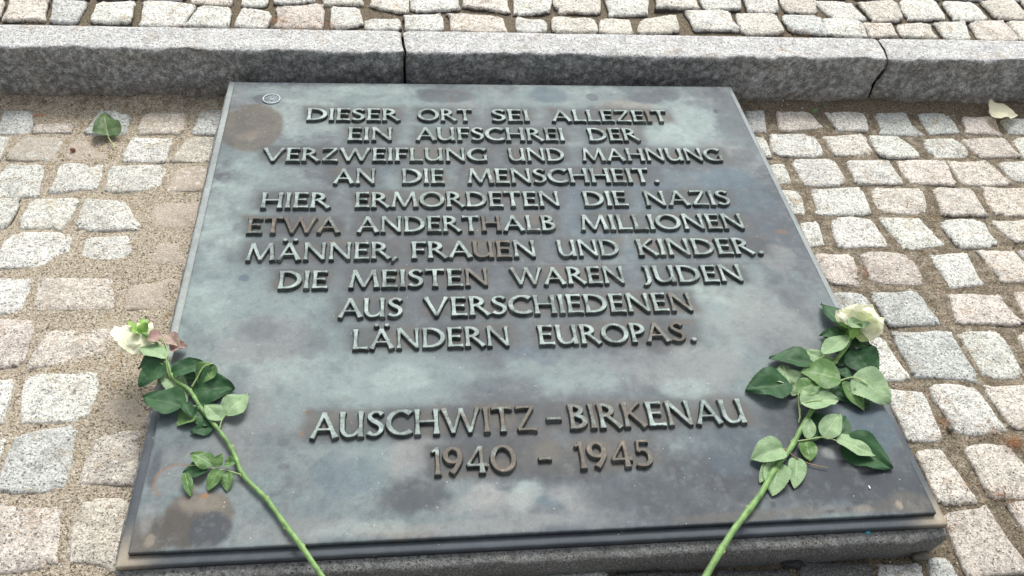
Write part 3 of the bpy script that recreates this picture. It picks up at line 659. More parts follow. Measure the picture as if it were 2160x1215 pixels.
# ------------------------------------------------------------------ flared roman lettering, drawn stroke by stroke
def bar(p0, p1, w=.070, e0=.104, e1=.104, n=12):
    p0 = np.array(p0, float); p1 = np.array(p1, float); Q = []
    T = np.linspace(0, 1, n + 1); d = (p1 - p0); L = np.hypot(*d); d = d / L; nr = np.array([-d[1], d[0]])
    w = w * .86; e0 = e0 * .95; e1 = e1 * .95; W = w + (e0 - w) * np.clip(1 - T / .45, 0, 1) ** 2.2 + (e1 - w) * np.clip((T - .55) / .45, 0, 1) ** 2.2
    for i in range(n):
        a = p0 + d * L * T[i]; b = p0 + d * L * T[i + 1]
        Q.append([a - nr * W[i], b - nr * W[i + 1], b + nr * W[i + 1], a + nr * W[i]])
    return Q
def arc(cx, cy, rx, ry, a0, a1, w0=.05, w1=.05, wm=.075, n=26, thin_v=True):
    A = np.radians(np.linspace(a0, a1, n + 1)); P = np.stack([cx + rx * np.cos(A), cy + ry * np.sin(A)], 1)
    T = np.linspace(0, 1, n + 1)
    W = .052 + .030 * np.abs(np.cos(A))
    W = W + (w0 - .05) * np.clip(1 - T / .2, 0, 1) ** 1.5 + (w1 - .05) * np.clip((T - .8) / .2, 0, 1) ** 1.5
    tx = np.gradient(P, axis=0); tx /= np.hypot(tx[:, 0], tx[:, 1])[:, None]; nr = np.stack([-tx[:, 1], tx[:, 0]], 1); Q = []
    for i in range(n): Q.append([P[i] - nr[i] * W[i], P[i + 1] - nr[i + 1] * W[i + 1], P[i + 1] + nr[i + 1] * W[i + 1], P[i] + nr[i] * W[i]])
    return Q
def curve(pts, ws, n=30):
    """smooth stroke through points (Catmull-Rom)"""
    p = np.array(pts, float); k = len(p); out = []; wo_ = []
    pp = np.vstack([2 * p[0] - p[1], p, 2 * p[-1] - p[-2]]); ws = np.array(ws, float)
    for t in np.linspace(0, k - 1 - 1e-6, n + 1):
        i = int(t); f = t - i; a, b, c, d = pp[i], pp[i + 1], pp[i + 2], pp[i + 3]
        out.append(.5 * ((2 * b) + (-a + c) * f + (2 * a - 5 * b + 4 * c - d) * f * f + (-a + 3 * b - 3 * c + d) * f ** 3)); wo_.append(np.interp(t, np.arange(k), ws))
    P = np.array(out); W = np.array(wo_); tx = np.gradient(P, axis=0); tx /= np.hypot(tx[:, 0], tx[:, 1])[:, None]; nr = np.stack([-tx[:, 1], tx[:, 0]], 1)
    return [[P[i] - nr[i] * W[i], P[i + 1] - nr[i + 1] * W[i + 1], P[i + 1] + nr[i + 1] * W[i + 1], P[i] + nr[i] * W[i]] for i in range(n)]
def disc(cx, cy, r):
    A = np.radians(np.arange(0, 360, 30)); return [[(cx + r * math.cos(a), cy + r * math.sin(a)) for a in A]]
TH = .052
G = {
 'A': (.88, bar((.08, 0), (.43, .99), .055, .085, .075) + bar((.42, .99), (.80, 0), .075, .07, .105) + bar((.22, .33), (.66, .33), .045, .05, .05)),
 'B': (.60, bar((.12, 0), (.12, 1)) + arc(.14, .755, .30, .195, -90, 90) + bar((.08, .95), (.16, .95), TH, TH, TH) + bar((.1, .53), (.18, .53), TH, TH, TH) + arc(.16, .29, .36, .245, -90, 90) + bar((.08, .05), (.2, .05), TH, TH, TH)),
 'C': (.82, arc(.50, .5, .42, .455, 48, 312, .085, .07)),
 'D': (.85, bar((.12, 0), (.12, 1)) + arc(.26, .5, .50, .452, -90, 90) + bar((.10, .95), (.28, .95), TH, TH, TH) + bar((.10, .05), (.28, .05), TH, TH, TH)),
 'E': (.58, bar((.12, 0), (.12, 1)) + bar((.1, .945), (.55, .945), .05, .05, .085) + bar((.1, .52), (.49, .52), .045, .045, .08) + bar((.1, .055), (.58, .055), .05, .05, .09)),
 'F': (.55, bar((.12, 0), (.12, 1)) + bar((.1, .945), (.55, .945), .05, .05, .09) + bar((.1, .50), (.48, .50), .045, .045, .08)),
 'G': (.86, arc(.50, .5, .42, .455, 48, 292, .085, .06) + bar((.76, .02), (.76, .44), .07, .07, .10) + curve([(.62, .07), (.70, .09), (.76, .13)], [.05, .055, .06], 6)),
 'H': (.84, bar((.12, 0), (.12, 1)) + bar((.72, 0), (.72, 1)) + bar((.1, .51), (.74, .51), .048, .05, .05)),
 'I': (.24, bar((.12, 0), (.12, 1))),
 'J': (.36, bar((.24, .25), (.24, 1), .07, .07, .10) + curve([(.24, .30), (.235, .12), (.16, -.05), (.03, -.12)], [.07, .07, .06, .05], 14) + bar((.10, .95), (.24, .95), .045, .06, .045)),
 'K': (.74, bar((.12, 0), (.12, 1)) + bar((.14, .47), (.60, 1.0), .048, .05, .085) + bar((.26, .60), (.70, 0), .070, .06, .105)),
 'L': (.56, bar((.12, 0), (.12, 1)) + bar((.1, .055), (.56, .055), .05, .05, .095)),
 'M': (1.06, bar((.08, 0), (.20, 1), .055, .085, .07) + bar((.20, 1), (.52, .02), .072, .08, .05) + bar((.52, .02), (.86, 1), .052, .05, .07) + bar((.86, 1), (.97, 0), .075, .08, .105)),
 'N': (.88, bar((.12, 0), (.12, 1), .055, .09, .08) + bar((.12, 1), (.76, .02), .075, .09, .06) + bar((.76, 0), (.76, 1), .055, .06, .095)),
 'O': (.98, arc(.49, .5, .41, .455, 0, 360, n=48)),
 'P': (.60, bar((.12, 0), (.12, 1)) + arc(.16, .70, .34, .248, -90, 90) + bar((.08, .95), (.2, .95), TH, TH, TH) + bar((.1, .452), (.2, .452), TH, TH, TH)),
 'R': (.74, bar((.12, 0), (.12, 1)) + arc(.16, .72, .32, .228, -90, 90) + bar((.08, .95), (.2, .95), TH, TH, TH) + bar((.1, .492), (.2, .492), TH, TH, TH) + bar((.30, .50), (.70, 0), .070, .06, .105)),
 'S': (.56, curve([(.50, .84), (.40, .93), (.26, .945), (.13, .86), (.11, .74), (.20, .61), (.36, .50), (.46, .38), (.46, .22), (.35, .08), (.20, .05), (.06, .15)], [.085, .055, .052, .06, .07, .078, .080, .078, .068, .055, .052, .08], 54)),
 'T': (.70, bar((.35, 0), (.35, .97)) + bar((.02, .945), (.68, .945), .05, .09, .09)),
 'U': (.82, curve([(.13, 1.0), (.125, .8), (.125, .55), (.14, .26), (.24, .08), (.38, .045), (.54, .11), (.66, .30)], [.10, .072, .07, .07, .062, .055, .052, .05], 40) + bar((.70, 0), (.70, 1), .068, .10, .10)),
 'V': (.86, bar((.07, 1), (.43, .01), .072, .10, .06) + bar((.43, .01), (.79, 1), .052, .05, .09)),
 'W': (1.26, bar((.07, 1), (.36, .01), .070, .10, .06) + bar((.36, .01), (.63, .98), .052, .05, .07) + bar((.62, .98), (.90, .01), .070, .08, .06) + bar((.90, .01), (1.18, 1), .052, .05, .09)),
 'Z': (.70, bar((.06, .945), (.64, .945), .05, .09, .05) + bar((.60, .93), (.10, .07), .068, .06, .06) + bar((.08, .055), (.68, .055), .05, .05, .095)),
 '.': (.26, disc(.13, .085, .095)),
 ',': (.22, bar((.17, .09), (.03, -.17), .05, .085, .04)),
 '-': (.48, bar((.05, .44), (.43, .44), .055, .07, .07)),
 '1': (.36, bar((.24, 0), (.24, 1), .068, .11, .08) + bar((.06, .83), (.24, .95), .045, .05, .05)),
 '9': (.66, arc(.32, .69, .235, .26, 0, 360, n=36) + curve([(.56, .70), (.54, .48), (.42, .24), (.26, .04)], [.08, .075, .072, .10], 20)),
 '4': (.74, bar((.52, 0), (.52, 1), .068, .11, .07) + bar((.50, .99), (.08, .33), .048, .06, .05) + bar((.05, .30), (.70, .30), .052, .05, .085)),
 '0': (.86, arc(.43, .5, .34, .455, 0, 360, n=44)),
 '5': (.58, bar((.16, .95), (.52, .95), .055, .05, .09) + bar((.17, .97), (.13, .56), .05, .05, .05) + curve([(.12, .56), (.26, .62), (.42, .56), (.49, .40), (.46, .20), (.32, .06), (.14, .05), (.03, .10)], [.05, .052, .062, .08, .078, .062, .055, .075], 36)),
}
G['Ä'] = (G['A'][0], G['A'][1] + disc(.24, 1.20, .085) + disc(.62, 1.20, .085))
def glyph_loops(quads, width):
    st = 1 / 68.; x0, x1, y0, y1 = -.2, width + .25, -.36, 1.42
    xs = np.arange(x0, x1, st); ys = np.arange(y0, y1, st); X, Y = np.meshgrid(xs, ys); D = np.full(X.shape, -1.0)
    for q in quads:
        q = np.array(q); ar = sum(q[i][0] * q[(i + 1) % len(q)][1] - q[(i + 1) % len(q)][0] * q[i][1] for i in range(len(q)))
        if ar < 0: q = q[::-1]
        s = np.full(X.shape, 9.0)
        for i in range(len(q)):
            a = q[i]; b = q[(i + 1) % len(q)]; e = b - a; L = np.hypot(*e)
            if L < 1e-6: continue
            s = np.minimum(s, (e[0] * (Y - a[1]) - e[1] * (X - a[0])) / L)
        D = np.maximum(D, s)
    # light smoothing rounds the cast corners
    K = (D[:-2, 1:-1] + D[2:, 1:-1] + D[1:-1, :-2] + D[1:-1, 2:] + 2 * D[1:-1, 1:-1]) / 6; D[1:-1, 1:-1] = K
    nx, ny = len(xs), len(ys); segs = {}
    def ip(i0, j0, i1, j1):
        a = D[j0, i0]; b = D[j1, i1]; t = a / (a - b); return (xs[i0] + (xs[i1] - xs[i0]) * t, ys[j0] + (ys[j1] - ys[j0]) * t)
    pts = {}
    tab = {1: [(3, 0)], 2: [(0, 1)], 3: [(3, 1)], 4: [(1, 2)], 5: [(3, 2), (1, 0)], 6: [(0, 2)], 7: [(3, 2)], 8: [(2, 3)], 9: [(2, 0)], 10: [(0, 3), (2, 1)], 11: [(2, 1)], 12: [(1, 3)], 13: [(1, 0)], 14: [(0, 3)]}
    In = D > 0
    code = In[:-1, :-1] * 1 + In[:-1, 1:] * 2 + In[1:, 1:] * 4 + In[1:, :-1] * 8
    for j, i in zip(*np.nonzero((code > 0) & (code < 15))):
        ed = {0: ('h', i, j), 1: ('v', i + 1, j), 2: ('h', i, j + 1), 3: ('v', i, j)}
        for a, b in tab[int(code[j, i])]:
            ka, kb = ed[a], ed[b]
            for k in (ka, kb):
                if k not in pts: pts[k] = ip(k[1], k[2], k[1] + 1, k[2]) if k[0] == 'h' else ip(k[1], k[2], k[1], k[2] + 1)
            segs[ka] = kb
    loops = []
    while segs:
        k0, k = next(iter(segs.items())); del segs[k0]; lp = [k0]
        while k != k0 and k in segs: lp.append(k); k2 = segs.pop(k); k = k2
        if len(lp) > 8: loops.append(np.array([pts[q] for q in lp]))
    out = []
    for lp in loops:      # drop points on nearly straight runs
        keep = list(range(len(lp))); ch = True
        def rdp(a, b):
            if b - a < 2: return []
            p, q = lp[a], lp[b % len(lp)]; e = q - p; L = np.hypot(*e) + 1e-9; seg = lp[a + 1:b]
            d = np.abs(e[0] * (seg[:, 1] - p[1]) - e[1] * (seg[:, 0] - p[0])) / L; m = int(np.argmax(d))
            if d[m] < .0035: return []
            m += a + 1; return rdp(a, m) + [m] + rdp(m, b)
        h = len(lp) // 2; idx = [0] + rdp(0, h) + [h] + rdp(h, len(lp))
        out.append(lp[idx])
    return out
def offset(lp, d):
    """positive grows the ink; loops run with ink on one fixed side"""
    a = np.roll(lp, 1, 0); b = np.roll(lp, -1, 0); e1 = lp - a; e2 = b - lp
    e1 /= np.hypot(e1[:, 0], e1[:, 1])[:, None] + 1e-9; e2 /= np.hypot(e2[:, 0], e2[:, 1])[:, None] + 1e-9
    n1 = np.stack([e1[:, 1], -e1[:, 0]], 1); n2 = np.stack([e2[:, 1], -e2[:, 0]], 1); n = n1 + n2
    L = np.hypot(n[:, 0], n[:, 1])[:, None] + 1e-9; n = n / L; co = np.clip((n * n1).sum(1), .55, 1)[:, None]
    return lp + n * d / co * SGN
SGN = 1
GM = {}
def glyph_mesh(ch):
    if ch in GM: return GM[ch]
    w, quads = G[ch]; loops = glyph_loops(quads, w)
    global SGN
    big = max(loops, key=lambda l: abs(np.sum(l[:, 0] * np.roll(l[:, 1], -1) - np.roll(l[:, 0], -1) * l[:, 1])))
    SGN = 1 if np.sum(big[:, 0] * np.roll(big[:, 1], -1) - np.roll(big[:, 0], -1) * big[:, 1]) > 0 else -1
    V = []; F = []; mats = []; tops = []; off = 0
    for lp in loops:
        m = len(lp); lv = ((.034, -.0005), (.028, .0006), (.004, RELIEF * .90), (-.010, RELIEF))
        for d, z in lv:
            for p in offset(lp, d): V.append((p[0], p[1], z))
        for j in range(3):
            for i in range(m):
                i2 = (i + 1) % m; f = (off + j * m + i, off + j * m + i2, off + (j + 1) * m + i2, off + (j + 1) * m + i)
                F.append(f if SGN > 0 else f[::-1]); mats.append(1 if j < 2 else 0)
        tops.append(([Vector((V[off + 3 * m + i][0], V[off + 3 * m + i][1], 0)) for i in range(m)], off + 3 * m)); off += 4 * m
    area = lambda pl: sum(pl[i].x * pl[(i + 1) % len(pl)].y - pl[(i + 1) % len(pl)].x * pl[i].y for i in range(len(pl)))
    outers = [t for t in tops if area(t[0]) * SGN > 0]; holes = [t for t in tops if area(t[0]) * SGN <= 0]
    def inside(p, pl):
        c = False
        for i in range(len(pl)):
            a, b = pl[i], pl[i - 1]
            if (a.y > p.y) != (b.y > p.y) and p.x < (b.x - a.x) * (p.y - a.y) / (b.y - a.y) + a.x: c = not c
        return c
    for ot in outers:
        grp = [ot] + [h for h in holes if inside(h[0][0], ot[0])]
        flat = [o + i for pl, o in grp for i in range(len(pl))]
        for tri in geometry.tessellate_polygon([pl for pl, o in grp]):
            t = [flat[i] for i in tri]; a, b, c = (V[i] for i in t)
            if (b[0] - a[0]) * (c[1] - a[1]) - (b[1] - a[1]) * (c[0] - a[0]) < 0: t = t[::-1]
            F.append(tuple(t)); mats.append(0)
    GM[ch] = (np.array(V), F, mats, w); return GM[ch]
MESH = {}
def letter(ch, x, y, sx, sy, brown):
    V, F, mats, w = glyph_mesh(ch)
    key = (ch, round(sy, 4), round(sx, 3))
    if key not in MESH:
        me = mesh_from('letter', V * np.array([sx, sy, 1]), F, None, False)
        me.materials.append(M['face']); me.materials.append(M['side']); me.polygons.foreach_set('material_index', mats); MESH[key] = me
    o = link('letter', MESH[key], plaque, (x, y, PZ)); o.color = (brown, 0, 0, 1)
BROWN = {'ETWA': .55, 'EUROPAS.': .12, 'BIRKENAU': .55, '1940': .55, '1945': .6, 'FRAUEN': .35, '-': .5, 'MEISTEN': .2, 'ERMORDETEN': .25, 'ANDERTHALB': .22}
SPECIAL = {('AUSCHWITZ', i): v for i, v in enumerate((.0, .0, .0, .0, .1, .45, .5, .5, .6))}
SPECIAL.update({('BIRKENAU', 5): .35, ('BIRKENAU', 4): .2, ('BIRKENAU', 6): -.1, ('BIRKENAU', 7): -.1, ('EUROPAS.', 6): .6, ('EUROPAS.', 5): .4, ('FRAUEN', 3): .6, ('FRAUEN', 4): .6, ('FRAUEN', 0): 0, ('FRAUEN', 5): .05,
                ('ERMORDETEN', 0): 0, ('ERMORDETEN', 1): 0, ('ANDERTHALB', 6): .7, ('MEISTEN', 6): .5, ('MEISTEN', 0): 0, ('MEISTEN', 1): 0, ('WAREN', 0): .4, ('VERSCHIEDENEN', 12): .5, ('ALLEZEIT', 6): .6, ('ALLEZEIT', 5): .3})
for (bx, by), cy, words in LINES:
    y0 = un(bx, by, ZL)[1]; y1 = un(bx, cy, ZL)[1]; h = y1 - y0
    def xat(u, yy=None):                     # world x of photo column u on this baseline
        d0 = un(u, by, ZL); 
        for _ in range(4):
            p = pix((d0[0], y0, ZL)); d0 = d0 + np.array([(u - p[0]) / 1200., 0, 0])
        return d0[0]
    for wd, ua, ub in words:
        gap = .055; kern = {'AU': -.06, 'AV': -.1, 'LL': .0, 'RA': -.03, 'WA': -.06, 'TW': -.05, 'UT': 0, 'PA': -.1, 'FR': -.02, 'AN': -.02, 'R,': -.02, 'R.': .06, 'T.': .06, 'S.': .06}
        adv = []; x = 0
        for i, c in enumerate(wd):
            adv.append(x); x += G[c][0] + gap
            if i + 1 < len(wd): x += kern.get(wd[i:i + 2], 0)
        tot = x - gap; xa, xb = xat(ua), xat(ub); sx = (xb - xa) / tot; sy = h
        rr = np.random.default_rng(len(wd) * 7 + int(ua))
        for i, c in enumerate(wd):
            bw = SPECIAL.get((wd, i), BROWN.get(wd, .03)) + rr.uniform(-.06, .08)
            letter(c, xa + adv[i] * sx, y0 + rr.uniform(-.0004, .0004), sx, sy, bw)

# ------------------------------------------------------------------ roses
def tube(pts, rad, n=8, caps=True):
    P = [Vector(p) for p in pts]; V = []; F = []
    if not hasattr(rad, '__len__'): rad = [rad] * len(P)
    up = Vector((0, 0, 1))
    for i, p in enumerate(P):
        d = (P[min(i + 1, len(P) - 1)] - P[max(i - 1, 0)]).normalized(); a = d.cross(up)
        if a.length < 1e-3: a = Vector((1, 0, 0))
        a.normalize(); b = a.cross(d).normalized()
        for k in range(n):
            t = 2 * math.pi * k / n; V.append(tuple(p + (a * math.cos(t) + b * math.sin(t)) * rad[i]))
    for i in range(len(P) - 1):
        for k in range(n):
            k2 = (k + 1) % n; F.append((i * n + k, i * n + k2, (i + 1) * n + k2, (i + 1) * n + k))
    if caps: F.append(tuple(range(n))[::-1]); F.append(tuple((len(P) - 1) * n + k for k in range(n)))
    return V, F
def smooth_path(pts, sub=6):
    p = np.array(pts, float); pp = np.vstack([2 * p[0] - p[1], p, 2 * p[-1] - p[-2]]); out = []
    for i in range(len(p) - 1):
        a, b, c, d = pp[i], pp[i + 1], pp[i + 2], pp[i + 3]
        for f in np.linspace(0, 1, sub, endpoint=False):
            out.append(.5 * ((2 * b) + (-a + c) * f + (2 * a - 5 * b + 4 * c - d) * f * f + (-a + 3 * b - 3 * c + d) * f ** 3))
    out.append(p[-1]); return np.array(out)
def leaf_mesh(L, W, fold=.25, curl=.15, twist=0., seed=0, serr=1.0, nu=31, nv=11, droop=0.0, shape=1.0, wave=1.0):
    """leaf lying along +x, base at origin; folded on its midrib, edges toothed"""
    u = np.linspace(0, 1, nu); v = np.linspace(-1, 1, nv); U, Vv = np.meshgrid(u, v)
    wid = np.sin(np.pi * U ** (.80 * shape)) ** .72 * (1 - .10 * U); wid[:, 0] = .02; wid[:, -1] = .01
    teeth = 1 + serr * .10 * np.abs(((U * 15) % 1) - .5) * (np.abs(Vv) > .95)
    x = U * L; y = Vv * wid * W / 2 * teeth
    x = x - np.abs(Vv) * wid * W * .06
    z = np.abs(y) * fold + curl * L * (U * (1 - U)) * 1.2 - droop * L * U * U
    z = z + wave * .05 * W * np.sin(U * 9 + seed) * np.abs(Vv) * np.sign(Vv + 1e-6 * seed) + wave * .20 * W * (fbm(U * 3 + seed, Vv * 2, 91, 3) - .5) * np.minimum(1, U * 4)
    a = twist * U; y, z = y * np.cos(a) - z * np.sin(a), y * np.sin(a) + z * np.cos(a)
    V = np.stack([x.ravel(), y.ravel(), z.ravel()], 1)
    return V, grid_faces(nu, nv), np.stack([U.ravel(), (Vv.ravel() + 1) / 2], 1)
def put_leaf(parent, name, mat, base, tip, width, pz, seed, floor=None, **kw):
    """base/tip world points; width in metres"""
    b = np.array(base); t = np.array(tip); d = t - b; L = np.linalg.norm(d); V, F, uv = leaf_mesh(L, width, seed=seed, **kw)
    X = d / L; Zr = np.array([0, 0, 1.0]); Yr = np.cross(Zr, X); Yr /= np.linalg.norm(Yr); Zr = np.cross(X, Yr)
    # tilt the blade a little about its own length
    r = np.random.default_rng(seed); ro = r.uniform(-.28, .28); Y2 = Yr * math.cos(ro) + Zr * math.sin(ro); Z2 = np.cross(X, Y2)
    Wd = b + V[:, :1] * X + V[:, 1:2] * Y2 + V[:, 2:3] * Z2
    if floor is not None: Wd[:, 2] = np.where(Wd[:, 2] < floor, floor + (Wd[:, 2] - floor) * .03 + .0004, Wd[:, 2])
    me = mesh_from(name, Wd - b, F, M[mat], uv=uv)
    o = link(name, me, parent, b - np.array(parent.location))
    return o

def rose(name, label, stem_px, stem_r, nodes, leaves, stalks, head, loc):
    root = empty(name, loc); tag(root, label, 'rose')
    L0 = np.array(root.location)
    pts = [un(u, v, PZ + h) for u, v, h in stem_px]; path = smooth_path(pts, 7)
    s = np.linspace(0, 1, len(path)); rad = (stem_r[0] + (stem_r[1] - stem_r[0]) * s) * .87
    rad = rad * (1 + .05 * np.sin(np.arange(len(path)) * 1.7))
    nd = [un(u, v, PZ + h) for u, v, h in nodes]
    for q in nd: rad = rad * (1 + .22 * np.exp(-(np.linalg.norm(path - q, axis=1) / .006) ** 2))
    V, F = tube(path, list(rad), 12); st = link('stem', mesh_from('stem', np.array(V) - L0, F, M['stem']), root)
    for i, q in enumerate(nd):
        k = int(np.argmin(np.linalg.norm(path - q, axis=1))); c = path[k]; d = path[min(k + 1, len(path) - 1)] - path[max(k - 1, 0)]; d /= np.linalg.norm(d)
        sd = np.cross(d, (0, 0, 1)) * (1 if i % 2 else -1); r0 = rad[k]
        V, F = tube([c - d * .0035 + sd * r0 * .1, c - d * .001 + sd * r0 * .45, c + sd * r0 * .8 + d * .0005 + np.array([0, 0, r0 * .3]), c + sd * r0 * 1.1 + np.array([0, 0, r0 * .4])], [r0 * .5, r0 * .8, r0 * .45, r0 * .15], 8)
        link('leaf_scar', mesh_from('leaf_scar', np.array(V) - L0, F, M['node']), st)
    for pl in stalks:
        mt, w, pp = pl; path2 = smooth_path([un(u, v, PZ + h) for u, v, h in pp], 5)
        V, F = tube(path2, list(np.linspace(w, w * .7, len(path2))), 6); link('leaf_stalk', mesh_from('leaf_stalk', np.array(V) - L0, F, M[mt]), root)
    for i, lf in enumerate(leaves):
        mt, b, t, w, hb, ht = lf[:6]; kw = lf[6] if len(lf) > 6 else {}
        B = un(b[0], b[1], PZ + hb); T = un(t[0], t[1], PZ + ht)
        m = ((b[0] + t[0]) / 2, (b[1] + t[1]) / 2); d = np.array([t[0] - b[0], t[1] - b[1]], float); d /= np.hypot(*d); nrm = np.array([-d[1], d[0]])
        a = un(m[0] + nrm[0] * w / 2, m[1] + nrm[1] * w / 2, PZ + (hb + ht) / 2); c = un(m[0] - nrm[0] * w / 2, m[1] - nrm[1] * w / 2, PZ + (hb + ht) / 2)
        k = dict(fold=.22, curl=.10, wave=1.0); k.update(kw)
        inside = abs((B[0] + T[0]) / 2) < .53 and min(B[0], T[0]) > -.53
        put_leaf(root, 'leaf', mt, B, T, float(np.linalg.norm(a - c)) * 1.22, PZ, 100 + i * 3, floor=(PZ + .001) if inside else None, **k)
    # flower head
    hc = un(*head['px'][:2], PZ + head['px'][2]); ax = np.array(head['axis'], float); ax /= np.linalg.norm(ax)
    fl = empty('flower_head', tuple(hc - L0)); fl.parent = root
    e1 = np.cross(ax, (0, 0, 1.)); e1 /= np.linalg.norm(e1); e2 = np.cross(ax, e1)
    r = np.random.default_rng(head['seed']); Rr = head['r']
    def to_world(x, y, z): return x[..., None] * e1 + y[..., None] * e2 + z[..., None] * ax
    for layer, (cnt, rs, span, op) in enumerate(head['layers']):
        for k in range(cnt):
            th0 = 2 * np.pi * (k + .5 * (layer % 2)) / cnt + r.uniform(-.15, .15); nu, nv = 14, 12; rk = r.uniform(.82, 1.12); lk = r.uniform(.85, 1.15)
            u = np.linspace(0, 1, nu); v = np.linspace(-1, 1, nv); U, W_ = np.meshgrid(u, v)
            half = span * (np.sin(np.pi * np.clip(U * .56 + .12, 0, 1)) ** .8)
            th = th0 + W_ * half
            rad_ = Rr * rs * rk * (np.sin(np.clip(U * 1.55, 0, 1.75)) ** .75) * (1 + op * U ** 3 * .35) + .0025
            rim = U ** 5
            rad_ = rad_ + Rr * rim * (.12 + .34 * (fbm(th * 2.5 + k, U + layer, 95, 3) - .4) * 2) * op
            zz = Rr * head['len'] * lk * (U ** 1.35) * (1 - .12 * W_ ** 2 * U) - Rr * rim * op * .22 + Rr * .26 * (fbm(th * 3, U * 2, 96 + k, 3) - .5) * U
            x = rad_ * np.cos(th); y = rad_ * np.sin(th)
            Wd = to_world(x, y, zz).reshape(-1, 3)
            link('petal', mesh_from('petal', Wd, grid_faces(nu, nv), M['petal_green' if layer == 0 and k % 3 == head.get('gk', 9) else 'petal'], uv=np.stack([U.ravel(), (W_.ravel() + 1) / 2], 1)), fl)
    for i, (b, t, w, hb, ht, gr) in enumerate(head['extra']):
        B = un(*b, PZ + hb); T = un(*t, PZ + ht); V, F, uv = leaf_mesh(np.linalg.norm(T - B), w, fold=-.25, curl=.30, seed=i * 5 + 2, serr=0, shape=1.35, wave=1.6)
        X = (T - B) / np.linalg.norm(T - B); Yr = np.cross((0, 0, 1.), X); Yr /= np.linalg.norm(Yr); Zr = np.cross(X, Yr)
        Wd = B - hc + V[:, :1] * X + V[:, 1:2] * Yr + V[:, 2:3] * Zr
        link('petal', mesh_from('petal', Wd, F, M['petal_green' if gr else 'petal'], uv=uv), fl)
    # hip and sepals
    zz = np.linspace(-.020, .004, 9); prof = [.0030, .0034, .0048, .0066, .0078, .0080, .0074, .0062, .0040]
    V, F = tube([tuple(ax * z) for z in zz], prof, 12); hip = link('hip', mesh_from('hip', V, F, M['sepal']), fl)
    for k, (ang, ln, lift) in enumerate(head['sepals']):
        nu, nv = 12, 5; u = np.linspace(0, 1, nu); v = np.linspace(-1, 1, nv); U, W_ = np.meshgrid(u, v)
        wv = .0052 * (1 - U) ** .6 * (1 + .6 * np.sin(U * 3)) + .0003
        rr_ = .0065 + U * ln * math.cos(lift); z_ = .000 - U * ln * math.sin(lift) + .004 * U * U - np.abs(W_) * .0015
        ca, sa = math.cos(ang), math.sin(ang); x = rr_ * ca - W_ * wv * sa; y = rr_ * sa + W_ * wv * ca
        link('sepal', mesh_from('sepal', to_world(x, y, z_).reshape(-1, 3), grid_faces(nu, nv), M['sepal']), fl)
    return root

a = lambda x, y: (230 + x / 4.05, 640 + y / 4.05)
g = lambda x, y: (x / 3, 810 + y / 3)
def LF(f, m, bx, by, tx, ty, w, sc_, hb, ht, **k): return (m, f(bx, by), f(tx, ty), w / sc_, hb, ht, k)
left_leaves = [
    LF(a, 'dark', 480, 470, 250, 560, 135, 4.05, .012, .004, curl=.2),
    LF(a, 'dark', 470, 500, 258, 715, 140, 4.05, .022, .006, curl=.15),
    LF(a, 'pale', 490, 465, 262, 375, 125, 4.05, .026, .020),
    LF(a, 'pale', 490, 570, 665, 850, 165, 4.05, .005, .003),
    LF(a, 'pale', 520, 560, 425, 700, 90, 4.05, .006, .004),
    LF(a, 'dark', 640, 880, 290, 800, 200, 4.05, .010, .012, curl=.12),
    LF(a, 'dark', 700, 740, 1075, 720, 205, 4.05, .003, .005, curl=.12),
    LF(a, 'dark', 535, 600, 835, 510, 110, 4.05, .016, .020, fold=.5),
    LF(a, 'dark', 590, 610, 760, 650, 110, 4.05, .006, .006),
    LF(a, 'mid', 885, 515, 760, 690, 130, 4.05, .022, .008, fold=.35),
    LF(a, 'dark', 885, 520, 880, 720, 80, 4.05, .022, .004, fold=.4),
    LF(a, 'mid', 730, 950, 585, 1050, 130, 4.05, .003, .003),
    LF(a, 'dark', 880, 950, 690, 990, 150, 4.05, .004, .006),
    LF(a, 'dark', 890, 1060, 690, 1100, 90, 4.05, .003, .004),
    LF(a, 'dark', 630, 850, 715, 980, 85, 4.05, .014, .010, fold=.5),
    LF(a, 'pale', 965, 995, 815, 865, 125, 4.05, .008, .014),
    LF(a, 'pale', 995, 955, 1190, 775, 150, 4.05, .008, .010, curl=.2),
    LF(a, 'purple', 450, 275, 318, 325, 80, 4.05, .030, .026, fold=.4),
    LF(a, 'purple', 490, 270, 600, 370, 95, 4.05, .020, .014, fold=.5),
    LF(a, 'purple', 520, 400, 665, 365, 110, 4.05, .010, .008, fold=.5, serr=0),
    LF(g, 'mid', 1345, 515, 1205, 440, 95, 3, .010, .016),
    LF(g, 'mid', 1365, 525, 1405, 440, 55, 3, .010, .018, fold=.5),
    LF(g, 'mid', 1425, 500, 1495, 500, 60, 3, .010, .012, fold=.5),
    LF(g, 'dark', 1315, 535, 1155, 560, 85, 3, .008, .004),
    LF(g, 'mid', 1170, 560, 1205, 715, 60, 3, .010, .002, fold=.4),
    LF(g, 'mid', 1395, 540, 1315, 680, 70, 3, .009, .002, fold=.4),
    LF(g, 'mid', 1440, 550, 1440, 680, 70, 3, .008, .002)]
P3 = lambda f, *p: [(*f(x, y), h) for x, y, h in p]
